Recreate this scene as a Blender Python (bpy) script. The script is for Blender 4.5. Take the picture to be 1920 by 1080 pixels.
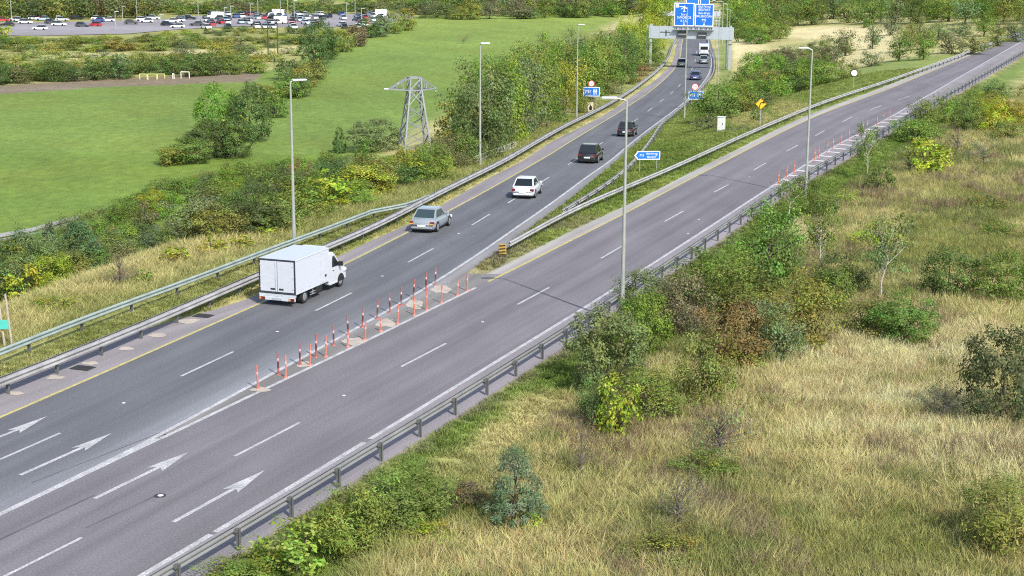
import bpy, bmesh, math, random
import numpy as np
from mathutils import Matrix, Vector

for o in list(bpy.data.objects): bpy.data.objects.remove(o)
S = bpy.context.scene
COL = S.collection

# ------------------------------------------------------------------ camera
FPX, PITCH, ROLL, HC = 2973., .21745, -.0069, 18.
cp, sp = math.cos(PITCH), math.sin(PITCH); cr, sr = math.cos(ROLL), math.sin(ROLL)
CF = np.array([0, cp, -sp]); _R = np.array([1., 0, 0]); _D = np.array([0, -sp, -cp])
CR = cr*_R + sr*_D; CD = -sr*_R + cr*_D
cam = bpy.data.cameras.new('camera'); cam_ob = bpy.data.objects.new('camera', cam); COL.objects.link(cam_ob)
cam.sensor_width = 36; cam.lens = FPX/1920*36; cam.clip_start = .5; cam.clip_end = 6000
M = Matrix.Identity(4)
for i in range(3):
    M[i][0] = CR[i]; M[i][1] = -CD[i]; M[i][2] = -CF[i]
M[0][3], M[1][3], M[2][3] = 0, 0, HC
cam_ob.matrix_world = M
S.camera = cam_ob

# ------------------------------------------------------------------ daylight
SUN_EL, SUN_AZ = 43., 150.        # azimuth clockwise from +Y
w = bpy.data.worlds.new("World"); S.world = w; w.use_nodes = True
nt = w.node_tree; nt.nodes.clear()
sky = nt.nodes.new('ShaderNodeTexSky'); sky.sky_type = 'NISHITA'; sky.sun_disc = False
sky.sun_elevation = math.radians(SUN_EL); sky.sun_rotation = math.radians(SUN_AZ)
sky.air_density = 1.0; sky.dust_density = 2.0; sky.ozone_density = 1.0
bg = nt.nodes.new('ShaderNodeBackground'); bg.inputs['Strength'].default_value = .15
out = nt.nodes.new('ShaderNodeOutputWorld')
nt.links.new(sky.outputs[0], bg.inputs[0]); nt.links.new(bg.outputs[0], out.inputs[0])
sun = bpy.data.lights.new('sun', 'SUN'); sun.energy = 3.3; sun.angle = math.radians(.55); sun.color = (1, .95, .88)
sun_ob = bpy.data.objects.new('sun', sun); COL.objects.link(sun_ob)
sd = Vector((math.sin(math.radians(SUN_AZ))*math.cos(math.radians(SUN_EL)), math.cos(math.radians(SUN_AZ))*math.cos(math.radians(SUN_EL)), math.sin(math.radians(SUN_EL))))
sun_ob.rotation_euler = sd.to_track_quat('Z', 'Y').to_euler()
S.cycles.use_denoising = False; S.cycles.filter_width = 1.1
S.view_settings.view_transform = 'Standard'; S.view_settings.look = 'None'
S.view_settings.exposure = .72; S.view_settings.gamma = 1; S.view_settings.use_curve_mapping = False

# ------------------------------------------------------------------ helpers
rng = np.random.default_rng(7)
random.seed(7)

def srgb(r, g, b):
    f = lambda c: (c/255/12.92 if c/255 <= .04045 else ((c/255+.055)/1.055)**2.4)
    return (f(r), f(g), f(b))

def mat(name, col, rough=.7, metal=0., noise=.12, scale=3., bump=0., coat=0., spec=.4, stretch=(1, 1, 1), fine=0.):
    m = bpy.data.materials.new(name); m.use_nodes = True
    n = m.node_tree; b = n.nodes['Principled BSDF']
    b.inputs['Roughness'].default_value = rough; b.inputs['Metallic'].default_value = metal
    b.inputs['Specular IOR Level'].default_value = spec; b.inputs['Coat Weight'].default_value = coat
    tc = n.nodes.new('ShaderNodeTexCoord'); mp = n.nodes.new('ShaderNodeMapping'); mp.inputs['Scale'].default_value = stretch
    n.links.new(tc.outputs['Object'], mp.inputs[0])
    nz = n.nodes.new('ShaderNodeTexNoise'); nz.inputs['Scale'].default_value = scale; nz.inputs['Detail'].default_value = 5
    n.links.new(mp.outputs[0], nz.inputs['Vector'])
    mr = n.nodes.new('ShaderNodeMapRange'); mr.inputs[1].default_value = .25; mr.inputs[2].default_value = .75
    mr.inputs[3].default_value = 1-noise; mr.inputs[4].default_value = 1+noise
    n.links.new(nz.outputs['Fac'], mr.inputs[0])
    last = mr.outputs[0]
    if fine:
        n2 = n.nodes.new('ShaderNodeTexNoise'); n2.inputs['Scale'].default_value = 14; n2.inputs['Detail'].default_value = 3
        n.links.new(tc.outputs['Object'], n2.inputs['Vector'])
        m2 = n.nodes.new('ShaderNodeMapRange'); m2.inputs[1].default_value = .3; m2.inputs[2].default_value = .7
        m2.inputs[3].default_value = 1-fine; m2.inputs[4].default_value = 1+fine
        n.links.new(n2.outputs['Fac'], m2.inputs[0])
        mu = n.nodes.new('ShaderNodeMath'); mu.operation = 'MULTIPLY'
        n.links.new(last, mu.inputs[0]); n.links.new(m2.outputs[0], mu.inputs[1]); last = mu.outputs[0]
    vm = n.nodes.new('ShaderNodeVectorMath'); vm.operation = 'SCALE'; vm.inputs[0].default_value = col
    n.links.new(last, vm.inputs['Scale']); n.links.new(vm.outputs[0], b.inputs['Base Color'])
    if bump:
        bp = n.nodes.new('ShaderNodeBump'); bp.inputs['Strength'].default_value = bump; bp.inputs['Distance'].default_value = .05
        n.links.new(nz.outputs['Fac'], bp.inputs['Height']); n.links.new(bp.outputs[0], b.inputs['Normal'])
    return m

def mesh_np(name, V, F, mats, fm=None, smooth=False):
    me = bpy.data.meshes.new(name)
    me.from_pydata([tuple(map(float, v)) for v in V], [], [tuple(map(int, f)) for f in F])
    for m in (mats if isinstance(mats, (list, tuple)) else [mats]): me.materials.append(m)
    if fm is not None: me.polygons.foreach_set('material_index', np.array(fm, dtype=np.int32))
    if smooth: me.polygons.foreach_set('use_smooth', np.ones(len(F), dtype=bool))
    me.update()
    return me

def link(name, me, parent=None, loc=None, rotz=0., label=None, cat=None, group=None, kind=None):
    o = bpy.data.objects.new(name, me); COL.objects.link(o)
    if parent is not None: o.parent = parent
    if loc is not None: o.location = tuple(map(float, loc))
    if rotz: o.rotation_euler = (0, 0, rotz)
    if label: o['label'] = label
    if cat: o['category'] = cat
    if group: o['group'] = group
    if kind: o['kind'] = kind
    return o

def thing(name, label, cat, loc, rotz=0., group=None):
    return link(name, None, None, loc, rotz, label, cat, group)

def copy_tree(o, parent=None):
    c = o.copy(); COL.objects.link(c)
    if parent is not None: c.parent = parent
    for ch in list(o.children): copy_tree(ch, c)
    return c

class MB:
    """collects simple solids into one mesh"""
    def __init__(s): s.V = []; s.F = []; s.M = []
    def add(s, V, F, m=0):
        b = len(s.V); s.V += [tuple(v) for v in V]; s.F += [tuple(i+b for i in f) for f in F]; s.M += [m]*len(F); return s
    def box(s, x0, x1, y0, y1, z0, z1, m=0, c=0.):
        if c <= 0:
            V = [(x0,y0,z0),(x1,y0,z0),(x1,y1,z0),(x0,y1,z0),(x0,y0,z1),(x1,y0,z1),(x1,y1,z1),(x0,y1,z1)]
            F = [(3,2,1,0),(4,5,6,7),(0,1,5,4),(1,2,6,5),(2,3,7,6),(3,0,4,7)]
            return s.add(V, F, m)
        bm = bmesh.new(); bmesh.ops.create_cube(bm, size=1)
        for v in bm.verts: v.co = Vector(((x0+x1)/2+v.co.x*(x1-x0), (y0+y1)/2+v.co.y*(y1-y0), (z0+z1)/2+v.co.z*(z1-z0)))
        bmesh.ops.bevel(bm, geom=bm.edges[:], offset=c, segments=2, affect='EDGES', profile=.5)
        bm.verts.index_update()
        s.add([v.co[:] for v in bm.verts], [[v.index for v in f.verts] for f in bm.faces], m); bm.free(); return s
    def tube(s, p, q, r0, r1=None, n=8, m=0, cap=True):
        r1 = r0 if r1 is None else r1
        p = Vector(p); q = Vector(q); d = (q-p).normalized()
        u = d.orthogonal().normalized(); v = d.cross(u)
        V = []
        for c, r in ((p, r0), (q, r1)):
            for i in range(n):
                a = 2*math.pi*i/n; V.append(c+u*(r*math.cos(a))+v*(r*math.sin(a)))
        F = [(i, (i+1) % n, n+(i+1) % n, n+i) for i in range(n)]
        if cap: F += [tuple(range(n-1, -1, -1)), tuple(range(n, 2*n))]
        return s.add([x[:] for x in V], F, m)
    def bar(s, p, q, w, h=None, m=0):
        return s.tube(p, q, w*.7071, w*.7071, 4, m)
    def bar_(s, p, q, w): return s.bar(p, q, w*.95)
    def prism(s, poly, axis, a, b, m=0):
        n = len(poly)
        def P(u, v, t): return (t, u, v) if axis == 'x' else ((u, t, v) if axis == 'y' else (u, v, t))
        V = [P(u, v, a) for u, v in poly]+[P(u, v, b) for u, v in poly]
        F = [tuple(range(n-1, -1, -1)), tuple(range(n, 2*n))]+[(i, (i+1) % n, n+(i+1) % n, n+i) for i in range(n)]
        return s.add(V, F, m)
    def mesh(s, name, mats, smooth=False):
        me = mesh_np(name, s.V, s.F, mats, s.M, smooth)
        bm = bmesh.new(); bm.from_mesh(me); bmesh.ops.recalc_face_normals(bm, faces=bm.faces[:]); bm.to_mesh(me); bm.free()
        return me
    def obj(s, name, mats, parent=None, smooth=False, **k):
        return link(name, s.mesh(name, mats, smooth), parent, **k)

def hash2(ix, iy, seed):
    h = (ix.astype(np.int64)*374761393 + iy.astype(np.int64)*668265263 + seed*974711) & 0x7fffffff
    h = ((h ^ (h >> 13))*1274126177) & 0x7fffffff
    return ((h ^ (h >> 16)) & 0xffff)/65535.
def vnoise(x, y, sc, seed=1):
    x = np.asarray(x, float)/sc; y = np.asarray(y, float)/sc
    ix = np.floor(x); iy = np.floor(y); fx = x-ix; fy = y-iy
    fx = fx*fx*(3-2*fx); fy = fy*fy*(3-2*fy)
    a = hash2(ix, iy, seed); b = hash2(ix+1, iy, seed); c = hash2(ix, iy+1, seed); d = hash2(ix+1, iy+1, seed)
    return (a*(1-fx)+b*fx)*(1-fy)+(c*(1-fx)+d*fx)*fy
def fbm(x, y, sc, seed=1):
    return .5*vnoise(x, y, sc, seed)+.3*vnoise(x, y, sc*.45, seed+7)+.2*vnoise(x, y, sc*.2, seed+13)
def sstep(a, b, x):
    t = np.clip((np.asarray(x, float)-a)/(b-a), 0, 1); return t*t*(3-2*t)

# ------------------------------------------------------------------ ground plan, surveyed from sight lines
def zL(Y): return -5.2*sstep(88, 255, Y)
def zR(Y): return 0*np.asarray(Y, float)
ZF = -9.
def ray(px, py): return CF*FPX+(px-960)*CR+(py-540)*CD
def onz(px, py, zf):
    d = ray(px, py); z = 0.
    for _ in range(60):
        t = (z-HC)/d[2]; z = z+.6*(float(zf(d[1]*t))-z)
    return np.array([d[0]*t, d[1]*t, z])
def project(P):
    q = np.asarray(P, float)-np.array([0, 0, HC]); wv = np.maximum(q@CF, .1)
    return np.stack([960+FPX*(q@CR)/wv, 540+FPX*(q@CD)/wv], -1)

class Line:
    def __init__(s, zf, pts, sm=1.0):
        W = np.array([onz(*p, zf)[:2] for p in pts]); W = W[np.argsort(W[:, 1])]
        y0, y1 = W[0, 1], W[-1, 1]
        k0 = np.polyfit(W[:4, 1], W[:4, 0], 1)[0]; k1 = np.polyfit(W[-4:, 1], W[-4:, 0], 1)[0]
        Y = np.arange(-120, 1400, 1.)
        def lin(Yq):
            x = np.interp(Yq, W[:, 1], W[:, 0])
            x = np.where(Yq < y0, W[0, 0]+(Yq-y0)*k0, x); return np.where(Yq > y1, W[-1, 0]+(Yq-y1)*k1, x)
        X = np.zeros_like(Y); tw = 0
        for g in np.linspace(-2, 2, 17):
            wt = math.exp(-g*g/2); X += wt*lin(Y+g*sm*(2+.03*np.clip(Y, 0, 400))); tw += wt
        s.Y = Y; s.Xs = X/tw; s.zf = zf; s.y0 = y0; s.y1 = y1
    def __call__(s, Y): return np.interp(Y, s.Y, s.Xs)
    def pts(s, y0, y1, step=2.):
        Y = np.arange(y0, y1+.01, step); return np.stack([s(Y), Y, s.zf(Y)], 1)

L1 = Line(zL, [(1,781),(125,730),(250,674),(390,611),(477.5,574),(657.5,491),(770,433),(840,397.5),(925,351),(1015,300),(1085,256),(1135,226),(1183,195),(1218,171.7),(1240,155),(1263,131.7),(1274,115),(1276.7,98),(1279,76.7)])
L4 = Line(zL, [(0,962),(125,904),(225,854),(310,811),(380,774),(480,716),(530,690),(580,662.5),(630,637.5),(697,601),(760,562.5),(815,531),(865,497.5),(920,462.5),(970,425),(1020,392.5),(1080,347.5),(1110,325),(1145,302.5),(1175,275),(1222.5,237.5),(1248,219),(1283,191.7),(1310,165),(1326.7,145),(1335,123),(1333,101.7),(1328,81.7)])
R1 = Line(zR, [(0,966),(125,907),(225,859),(310,818),(380,786),(492.5,731),(587.5,686),(662.5,651),(770,600),(815,575),(915,529),(980,497.5),(1045,462.5),(1075,448.8),(1170,401),(1285,340),(1364,300),(1435,262.5),(1516,223),(1572.5,200.4),(1656,171)])
R4 = Line(zR, [(265,1079),(400,1001),(477.5,954),(617.5,869),(762.5,782.5),(857.5,722.5),(1110,569),(1197.5,511),(1295,449),(1424.6,364),(1468,336),(1510,308.8),(1572.5,269),(1656,227.5)])
LB = Line(zR, [(368,1078),(465,1025),(550,968),(631,916),(704,870),(773,829),(833,793),(888,757),(943,720),(989,692),(1033,663),(1075,636),(1117,608),(1350,449),(1437,387),(1468,364),(1510,342),(1551.7,317),(1614,283.8),(1626,273)])
LA = Line(zL, [(24,734.5),(98,705),(166,677.5),(229.5,651),(289.5,626),(344,601),(405,572),(485,538),(620,478),(700,446),(795,392),(870,353),(945,315),(1065,242),(1160,191),(1197,166),(1230,141),(1252,117),(1262,86)])
LO = Line(zL, [(0,686),(125,631),(250,585),(337,553),(440,514),(515,480),(625,444),(720,402)])
S1 = Line(zL, [(-60,735),(0,712),(62,691),(150,662),(210,634),(260,612),(310,590),(372,599),(400,587),(500,548),(600,498),(720,440),(770,420),(845,375),(920,332),(980,302),(1035,265),(1127,219),(1187,178),(1230,150),(1260,120),(1265,105),(1270,77)], .6)
S2 = Line(zR, [(800,566),(880,530),(965,487.5),(1045,445),(1145,397.5),(1200,375),(1285,327),(1364,290),(1452,244),(1516,214),(1656,164)])
LM = Line(zR, [(945,482),(1027,432),(1095,397),(1170,366),(1200,354),(1285,316),(1360,280),(1440,244),(1516,211),(1572,190),(1656,163)])
LN = Line(zL, [(1052,414),(1095,391),(1145,357),(1185,325),(1220,279),(1240,243),(1280,209),(1317,171),(1340,145),(1343,119),(1340,107),(1330,80)])

def und(X, Y): return (fbm(X, Y, 13., 3)-.5)*.7+(fbm(X, Y, 3.2, 5)-.5)*.25
def ground(X, Y, cut=True):
    X = np.asarray(X, float); Y = np.asarray(Y, float)
    a, l4, r1, b, zl = LA(Y), L4(Y), R1(Y), LB(Y), zL(Y)
    t = np.clip((X-l4-1)/np.maximum(r1-l4-2, .5), 0, 1); t = t*t*(3-2*t)
    z = zl*(1-t)
    med = (X > l4+1.2) & (X < r1-1.5)
    z = z+np.where(med, .06+.1*und(X, Y)*np.clip((r1-l4-4)/10, 0, 1)*3, 0)
    d = (a-X)*.95
    z = np.where(d > 0, zl+(ZF-zl)*sstep(7.5, 27, d)+und(X, Y)*.5*sstep(5, 10, d)*(1-.6*sstep(24, 34, d)), z)
    e = X-b
    z = np.where(e > 0, .02-.3*sstep(.4, 2.5, e)+und(X, Y)*sstep(2, 7, e), z)
    if cut:
        near = (X > S1(Y)-.05) & (X < l4+.1+.8*sstep(64, 84, Y)*(1-.5*sstep(110, 150, Y)))
        z = np.where(near, zl-.14, z)
        right = (X > np.maximum(S2(Y), l4+.3)+.05) & (X < b+.15)
        z = np.where(right & (Y > 40), -.14, z)
        z = np.where((X > l4) & (X < r1+.1) & (Y < 85.3), np.minimum(z, -.14+zl), z)
    return z
def at(px, py):
    """where the sight line through a pixel of the photograph meets the land"""
    d = ray(px, py); d = d/np.linalg.norm(d)
    t = 30*1.0025**np.arange(1600)
    P = d[None]*t[:, None]+np.array([0, 0, HC])
    below = P[:, 2] < ground(P[:, 0], P[:, 1], False)
    i = int(np.argmax(below)) if below.any() else len(t)-1
    lo, hi = t[max(i-1, 0)], t[i]
    for _ in range(20):
        m = (lo+hi)/2; p = d*m+np.array([0, 0, HC])
        if p[2] < float(ground(p[0], p[1], False)): hi = m
        else: lo = m
    p = d*hi+np.array([0, 0, HC]); p[2] = float(ground(p[0], p[1], False)); return p
def ppm(P): return FPX/float((np.asarray(P, float)-np.array([0, 0, HC]))@CF)   # pixels per metre at a point

def inpoly(px, py, poly):
    px = np.asarray(px); py = np.asarray(py); r = np.zeros(px.shape, bool); n = len(poly)
    for i in range(n):
        x0, y0 = poly[i]; x1, y1 = poly[(i+1) % n]
        c = ((y0 > py) != (y1 > py)) & (px < (x1-x0)*(py-y0)/((y1-y0) if y1 != y0 else 1e-9)+x0)
        r ^= c
    return r

# ------------------------------------------------------------------ the colour of the grass by place (real colour of the sward)
FIELD_A = np.array((.124, .192, .034)); FIELD_B = np.array((.138, .206, .042)); FIELD_FAR = np.array((.185, .250, .050))
STRAW = np.array((.43, .385, .175)); OLIVE = np.array((.205, .225, .066)); LUSH = np.array((.140, .200, .044)); EARTH = np.array((.190, .155, .110))
PALE = np.array((.56, .485, .26)); DARKG = np.array((.07, .10, .03))
SCRUB = [(-600,182),(0,166),(490,136),(560,118),(640,70),(770,38),(800,20),(-600,20)]
BANKS = [(-600,190),(0,176),(200,163),(480,153),(490,137),(350,140),(0,160),(-600,172)]
PATCH = [ # centre, radii (in the photograph), colour, strength
    (1660,700,260,100,PALE,.9),(1700,820,260,90,PALE,.8),(1850,880,120,60,PALE,.7),(1560,900,140,80,STRAW,.7),(1480,760,120,70,STRAW,.6),
    (1780,640,150,40,PALE,.8),(1250,880,160,40,STRAW,.6),(1000,830,130,60,STRAW,.9),(1020,770,90,40,STRAW,.8),(880,880,90,40,STRAW,.5),
    (1150,980,200,70,STRAW,.4),(1600,1030,250,50,OLIVE,.6),(1300,1050,150,40,LUSH,.4),(1750,470,200,70,OLIVE,.8),(1800,380,150,60,OLIVE,.6),
    (1640,430,60,50,STRAW,.9),(1520,440,50,35,PALE,.9),(1700,350,90,40,STRAW,.5),(1850,330,80,40,STRAW,.6),(1800,520,120,35,STRAW,.4),(880,1050,250,40,STRAW,.4),
    (1560,720,110,60,PALE,.7),(1330,940,60,40,EARTH,.5),
    (1425,130,70,40,STRAW,.8),(1400,75,50,25,PALE,.9),(1560,62,120,14,PALE,1.),(1590,100,70,30,PALE,.7),(1640,80,50,30,PALE,.8),(1380,85,25,30,PALE,.9),(1410,225,50,16,STRAW,.6),(1480,205,40,18,STRAW,.6),
    (1300,210,60,24,LUSH,.7),(1260,300,90,40,LUSH,.9),(1120,360,90,40,LUSH,.9),(1360,95,14,90,LUSH,.8),
    (905,498,70,26,EARTH*.85,.8),(870,520,40,16,EARTH,.8),(960,468,60,20,EARTH,.6),(1080,418,90,16,EARTH,.5),(870,500,60,18,STRAW,.4),
    (180,108,120,10,PALE,.6),(420,98,150,6,PALE,.7),(560,95,60,8,PALE,.9),(200,122,30,12,PALE,.6),
    (330,8,60,8,STRAW*.8,.9),(600,10,70,8,STRAW*.8,.9),(30,325,90,10,FIELD_FAR,.3),
]
def gcolor(X, Y, Z=None):
    X = np.asarray(X, float); Y = np.asarray(Y, float)
    if Z is None: Z = ground(X, Y, False)
    P = project(np.stack([X, Y, Z], -1)); px, py = P[..., 0], P[..., 1]
    n1 = fbm(X, Y, 9., 21)[..., None]; n2 = fbm(X, Y, 2.2, 31)[..., None]; n3 = fbm(X, Y, 40., 41)[..., None]
    mixk = np.clip((n1*.6+n2*.4-.32)*3., 0, 1)
    d_ = ((LA(Y)-X)*.95)[..., None]; mixk = np.clip(mixk+.35*((d_ > 3) & (d_ < 26)), 0, 1)
    c = OLIVE*(1-mixk)+STRAW*mixk
    d = ((LA(Y)-X)*.95)[..., None]; e = (X-LB(Y))[..., None]
    fld = np.where(Y[..., None] > 200, FIELD_B, FIELD_A)*(1-.0)+0
    far = sstep(330, 520, Y)[..., None]; fld = fld*(1-far)+FIELD_FAR*far
    fld = fld*(.78+.44*n3)*(.88+.24*n2)
    isf = sstep(24, 31, d+(n2-.5)*6)
    c = c*(1-isf)+fld*isf
    # verges close to the barriers
    vr = (1-sstep(2.6, 6., e+(n2-.5)*2.))*(e > 0); c = c*(1-vr)+(LUSH*(.75+.5*n2))*vr
    ed = (1-sstep(.1, 1.3, e+(n2-.5)*1.2))*(e > 0); c = c*(1-ed*.7)+EARTH*ed*.7
    vl = (1-sstep(3.5, 6.5, d))*(d > 0); c = c*(1-vl*.6)+(LUSH*.8+STRAW*.2)*(.7+.6*n2)*vl*.6
    m = ((X > L4(Y)) & (X < R1(Y)) & (Y < 260))[..., None]
    c = np.where(m, (LUSH*.8+OLIVE*.25+STRAW*.08)*(.75+.5*n2), c)
    inview = (py > -60)
    s = (inpoly(px, py, SCRUB) & inview)[..., None]
    c = np.where(s, (OLIVE*(1-mixk*.45)+STRAW*mixk*.45), c)
    s = (inpoly(px, py, BANKS) & inview)[..., None]
    c = np.where(s, EARTH*(.8+.4*n2), c)
    for cx, cy, rx, ry, col, k in PATCH:
        q = ((px-cx)/rx)**2+((py-cy)/ry)**2
        wgt = (k*(1-sstep(.35, 1.25, q+(n2[..., 0]-.5)*.9)))[..., None]
        c = c*(1-wgt)+np.asarray(col)*(.75+.5*n2)*wgt
    rough = ((e > 3) | m | ((d > 0) & (d < 26)))
    mo = np.clip((fbm(X, Y, 2.6, 61)-.5)*4.5, 0, 1)[..., None]*rough; c = c*(1-.42*mo)+OLIVE*.9*.42*mo
    mo = np.clip((fbm(X, Y, 1.5, 71)-.62)*5, 0, 1)[..., None]*(e > 3); c = c*(1-.5*mo)+EARTH*.5*mo
    st = fbm(X*.9+Y*.35, Y*.12-X*.05, 3.0, 81)[..., None]; wp = np.clip((fbm(X, Y, 26., 91)-.48)*4, 0, 1)[..., None]
    fl = isf*(1-s*0)*(d > 20); c = c*(1-fl)+(c*(.84+.32*st)*(1-.10*wp)+np.array((.02,.012,.0))*wp)*fl
    return np.clip(c, .005, .6)

def attr_mat(name, attr, rough=.9, noise=.3, s1=.9, s2=7., bump=.6, obj_color=False):
    m = bpy.data.materials.new(name); m.use_nodes = True
    n = m.node_tree; b = n.nodes['Principled BSDF']; b.inputs['Roughness'].default_value = rough; b.inputs['Specular IOR Level'].default_value = .15
    at_ = n.nodes.new('ShaderNodeAttribute'); at_.attribute_name = attr
    geo = n.nodes.new('ShaderNodeNewGeometry')
    mp = n.nodes.new('ShaderNodeMapping'); mp.inputs['Scale'].default_value = (1, .55, 1)
    n.links.new(geo.outputs['Position'], mp.inputs[0])
    prods = []
    for sc, am in ((s1, noise*.7), (s2, noise)):
        nz = n.nodes.new('ShaderNodeTexNoise'); nz.inputs['Scale'].default_value = sc; nz.inputs['Detail'].default_value = 6; nz.inputs['Roughness'].default_value = .65
        n.links.new(mp.outputs[0], nz.inputs['Vector'])
        mr = n.nodes.new('ShaderNodeMapRange'); mr.inputs[1].default_value = .3; mr.inputs[2].default_value = .7
        mr.inputs[3].default_value = 1-am; mr.inputs[4].default_value = 1+am
        n.links.new(nz.outputs['Fac'], mr.inputs[0]); prods.append((mr.outputs[0], nz.outputs['Fac']))
    mu = n.nodes.new('ShaderNodeMath'); mu.operation = 'MULTIPLY'
    n.links.new(prods[0][0], mu.inputs[0]); n.links.new(prods[1][0], mu.inputs[1])
    vm = n.nodes.new('ShaderNodeVectorMath'); vm.operation = 'SCALE'
    n.links.new(at_.outputs['Color'], vm.inputs[0]); n.links.new(mu.outputs[0], vm.inputs['Scale'])
    n.links.new(vm.outputs[0], b.inputs['Base Color'])
    bp = n.nodes.new('ShaderNodeBump'); bp.inputs['Strength'].default_value = bump; bp.inputs['Distance'].default_value = .12
    n.links.new(prods[1][1], bp.inputs['Height']); n.links.new(bp.outputs[0], b.inputs['Normal'])
    return m
M_GROUND = attr_mat('grassland', 'gcol')

def axis(segs):
    v = [segs[0][0]]
    for a, b, st in segs: v += list(np.linspace(a, b, max(2, int(round((b-a)/st))+1))[1:])
    return np.array(v)
gx = axis([(-3000,-800,200),(-800,-260,18),(-260,-60,4),(-60,-30,1.2),(-30,52,.7),(52,120,2.2),(120,400,10),(400,3000,200)])
gy = axis([(-400,20,20),(20,40,2),(40,170,.9),(170,320,1.8),(320,640,5),(640,1200,24),(1200,4000,250)])
GX, GY = np.meshgrid(gx, gy); GZ = ground(GX, GY)
far = sstep(700, 1500, np.hypot(GX, GY)); GZ = GZ*(1-far)+ZF*far
nx, ny = len(gx), len(gy)
idx = np.arange(nx*ny).reshape(ny, nx)
quads = np.stack([idx[:-1, :-1], idx[:-1, 1:], idx[1:, 1:], idx[1:, :-1]], -1).reshape(-1, 4)
me = bpy.data.meshes.new('ground'); me.vertices.add(nx*ny); me.vertices.foreach_set('co', np.stack([GX, GY, GZ], -1).ravel())
me.loops.add(quads.size); me.loops.foreach_set('vertex_index', quads.ravel().astype(np.int32))
me.polygons.add(len(quads)); me.polygons.foreach_set('loop_start', np.arange(0, quads.size, 4, dtype=np.int32))
me.update(calc_edges=True)
ca = me.attributes.new('gcol', 'FLOAT_COLOR', 'POINT')
cc = gcolor(GX.ravel(), GY.ravel(), GZ.ravel()); ca.data.foreach_set('color', np.c_[cc, np.ones(len(cc))].astype(np.float32).ravel())
me.polygons.foreach_set('use_smooth', np.ones(len(quads), bool)); me.materials.append(M_GROUND)
link('ground', me, kind='structure')

# ------------------------------------------------------------------ roads
def road_mat(name, col, streak=.13, fine=.2):
    m = mat(name, col, rough=.88, noise=streak*.8, scale=.3, stretch=(1.2, .5, 1), fine=fine, bump=.15, spec=.25)
    n = m.node_tree; b = n.nodes['Principled BSDF']; src = b.inputs['Base Color'].links[0].from_socket
    a = n.nodes.new('ShaderNodeAttribute'); a.attribute_name = 'across'; g = n.nodes.new('ShaderNodeNewGeometry'); sx = n.nodes.new('ShaderNodeSeparateXYZ'); n.links.new(g.outputs['Position'], sx.inputs[0])
    my = n.nodes.new('ShaderNodeMath'); my.operation = 'MULTIPLY'; my.inputs[1].default_value = .03; n.links.new(sx.outputs['Y'], my.inputs[0])
    cx = n.nodes.new('ShaderNodeCombineXYZ'); n.links.new(a.outputs['Fac'], cx.inputs[0]); n.links.new(my.outputs[0], cx.inputs[1])
    nz = n.nodes.new('ShaderNodeTexNoise'); nz.inputs['Scale'].default_value = 1.1; nz.inputs['Detail'].default_value = 4; n.links.new(cx.outputs[0], nz.inputs['Vector'])
    mr = n.nodes.new('ShaderNodeMapRange'); mr.inputs[1].default_value = .3; mr.inputs[2].default_value = .7; mr.inputs[3].default_value = 1-streak*1.3; mr.inputs[4].default_value = 1+streak*1.3; n.links.new(nz.outputs['Fac'], mr.inputs[0])
    n3 = n.nodes.new('ShaderNodeTexNoise'); n3.inputs['Scale'].default_value = 7; n3.inputs['Detail'].default_value = 2; n.links.new(g.outputs['Position'], n3.inputs['Vector'])
    m3 = n.nodes.new('ShaderNodeMapRange'); m3.inputs[1].default_value = .66; m3.inputs[2].default_value = .78; m3.inputs[3].default_value = 1; m3.inputs[4].default_value = 1.35; n.links.new(n3.outputs['Fac'], m3.inputs[0])
    mm = n.nodes.new('ShaderNodeMath'); mm.operation = 'MULTIPLY'; n.links.new(mr.outputs[0], mm.inputs[0]); n.links.new(m3.outputs[0], mm.inputs[1])
    v = n.nodes.new('ShaderNodeVectorMath'); v.operation = 'SCALE'; n.links.new(src, v.inputs[0]); n.links.new(mm.outputs[0], v.inputs['Scale']); n.links.new(v.outputs[0], b.inputs['Base Color'])
    return m
M_ASPH_L = road_mat('asphalt_blue_grey', (.111, .115, .124))
def wear(m, y0, y1, width, gain):
    n = m.node_tree; b = n.nodes['Principled BSDF']; src = b.inputs['Base Color'].links[0].from_socket
    a = n.nodes.new('ShaderNodeAttribute'); a.attribute_name = 'toedge'; g = n.nodes.new('ShaderNodeNewGeometry'); sx = n.nodes.new('ShaderNodeSeparateXYZ'); n.links.new(g.outputs['Position'], sx.inputs[0])
    def mrange(sock, f0, f1, t0, t1):
        k = n.nodes.new('ShaderNodeMapRange'); k.interpolation_type = 'SMOOTHSTEP'; k.inputs[1].default_value = f0; k.inputs[2].default_value = f1; k.inputs[3].default_value = t0; k.inputs[4].default_value = t1; n.links.new(sock, k.inputs[0]); return k.outputs[0]
    p = n.nodes.new('ShaderNodeMath'); p.operation = 'MULTIPLY'; n.links.new(mrange(a.outputs['Fac'], 0, width, gain, 0), p.inputs[0]); n.links.new(mrange(sx.outputs['Y'], y0, y1, 1, 0), p.inputs[1])
    q = n.nodes.new('ShaderNodeMath'); q.operation = 'ADD'; q.inputs[1].default_value = 1; n.links.new(p.outputs[0], q.inputs[0])
    v = n.nodes.new('ShaderNodeVectorMath'); v.operation = 'SCALE'; n.links.new(src, v.inputs[0]); n.links.new(q.outputs[0], v.inputs['Scale']); n.links.new(v.outputs[0], b.inputs['Base Color'])
wear(M_ASPH_L, 62, 82, 2.1, .85)
M_ASPH_R = road_mat('asphalt_violet_grey', (.150, .141, .150))
M_SHOULD = road_mat('worn_shoulder', (.215, .198, .205), .14)
M_STRIP = road_mat('hard_strip', (.20, .195, .195), .16)
M_CONC = road_mat('channel_concrete', (.30, .285, .265), .18, .1)
M_NOSE = road_mat('nose_paving', (.17, .165, .155), .2)
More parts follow.
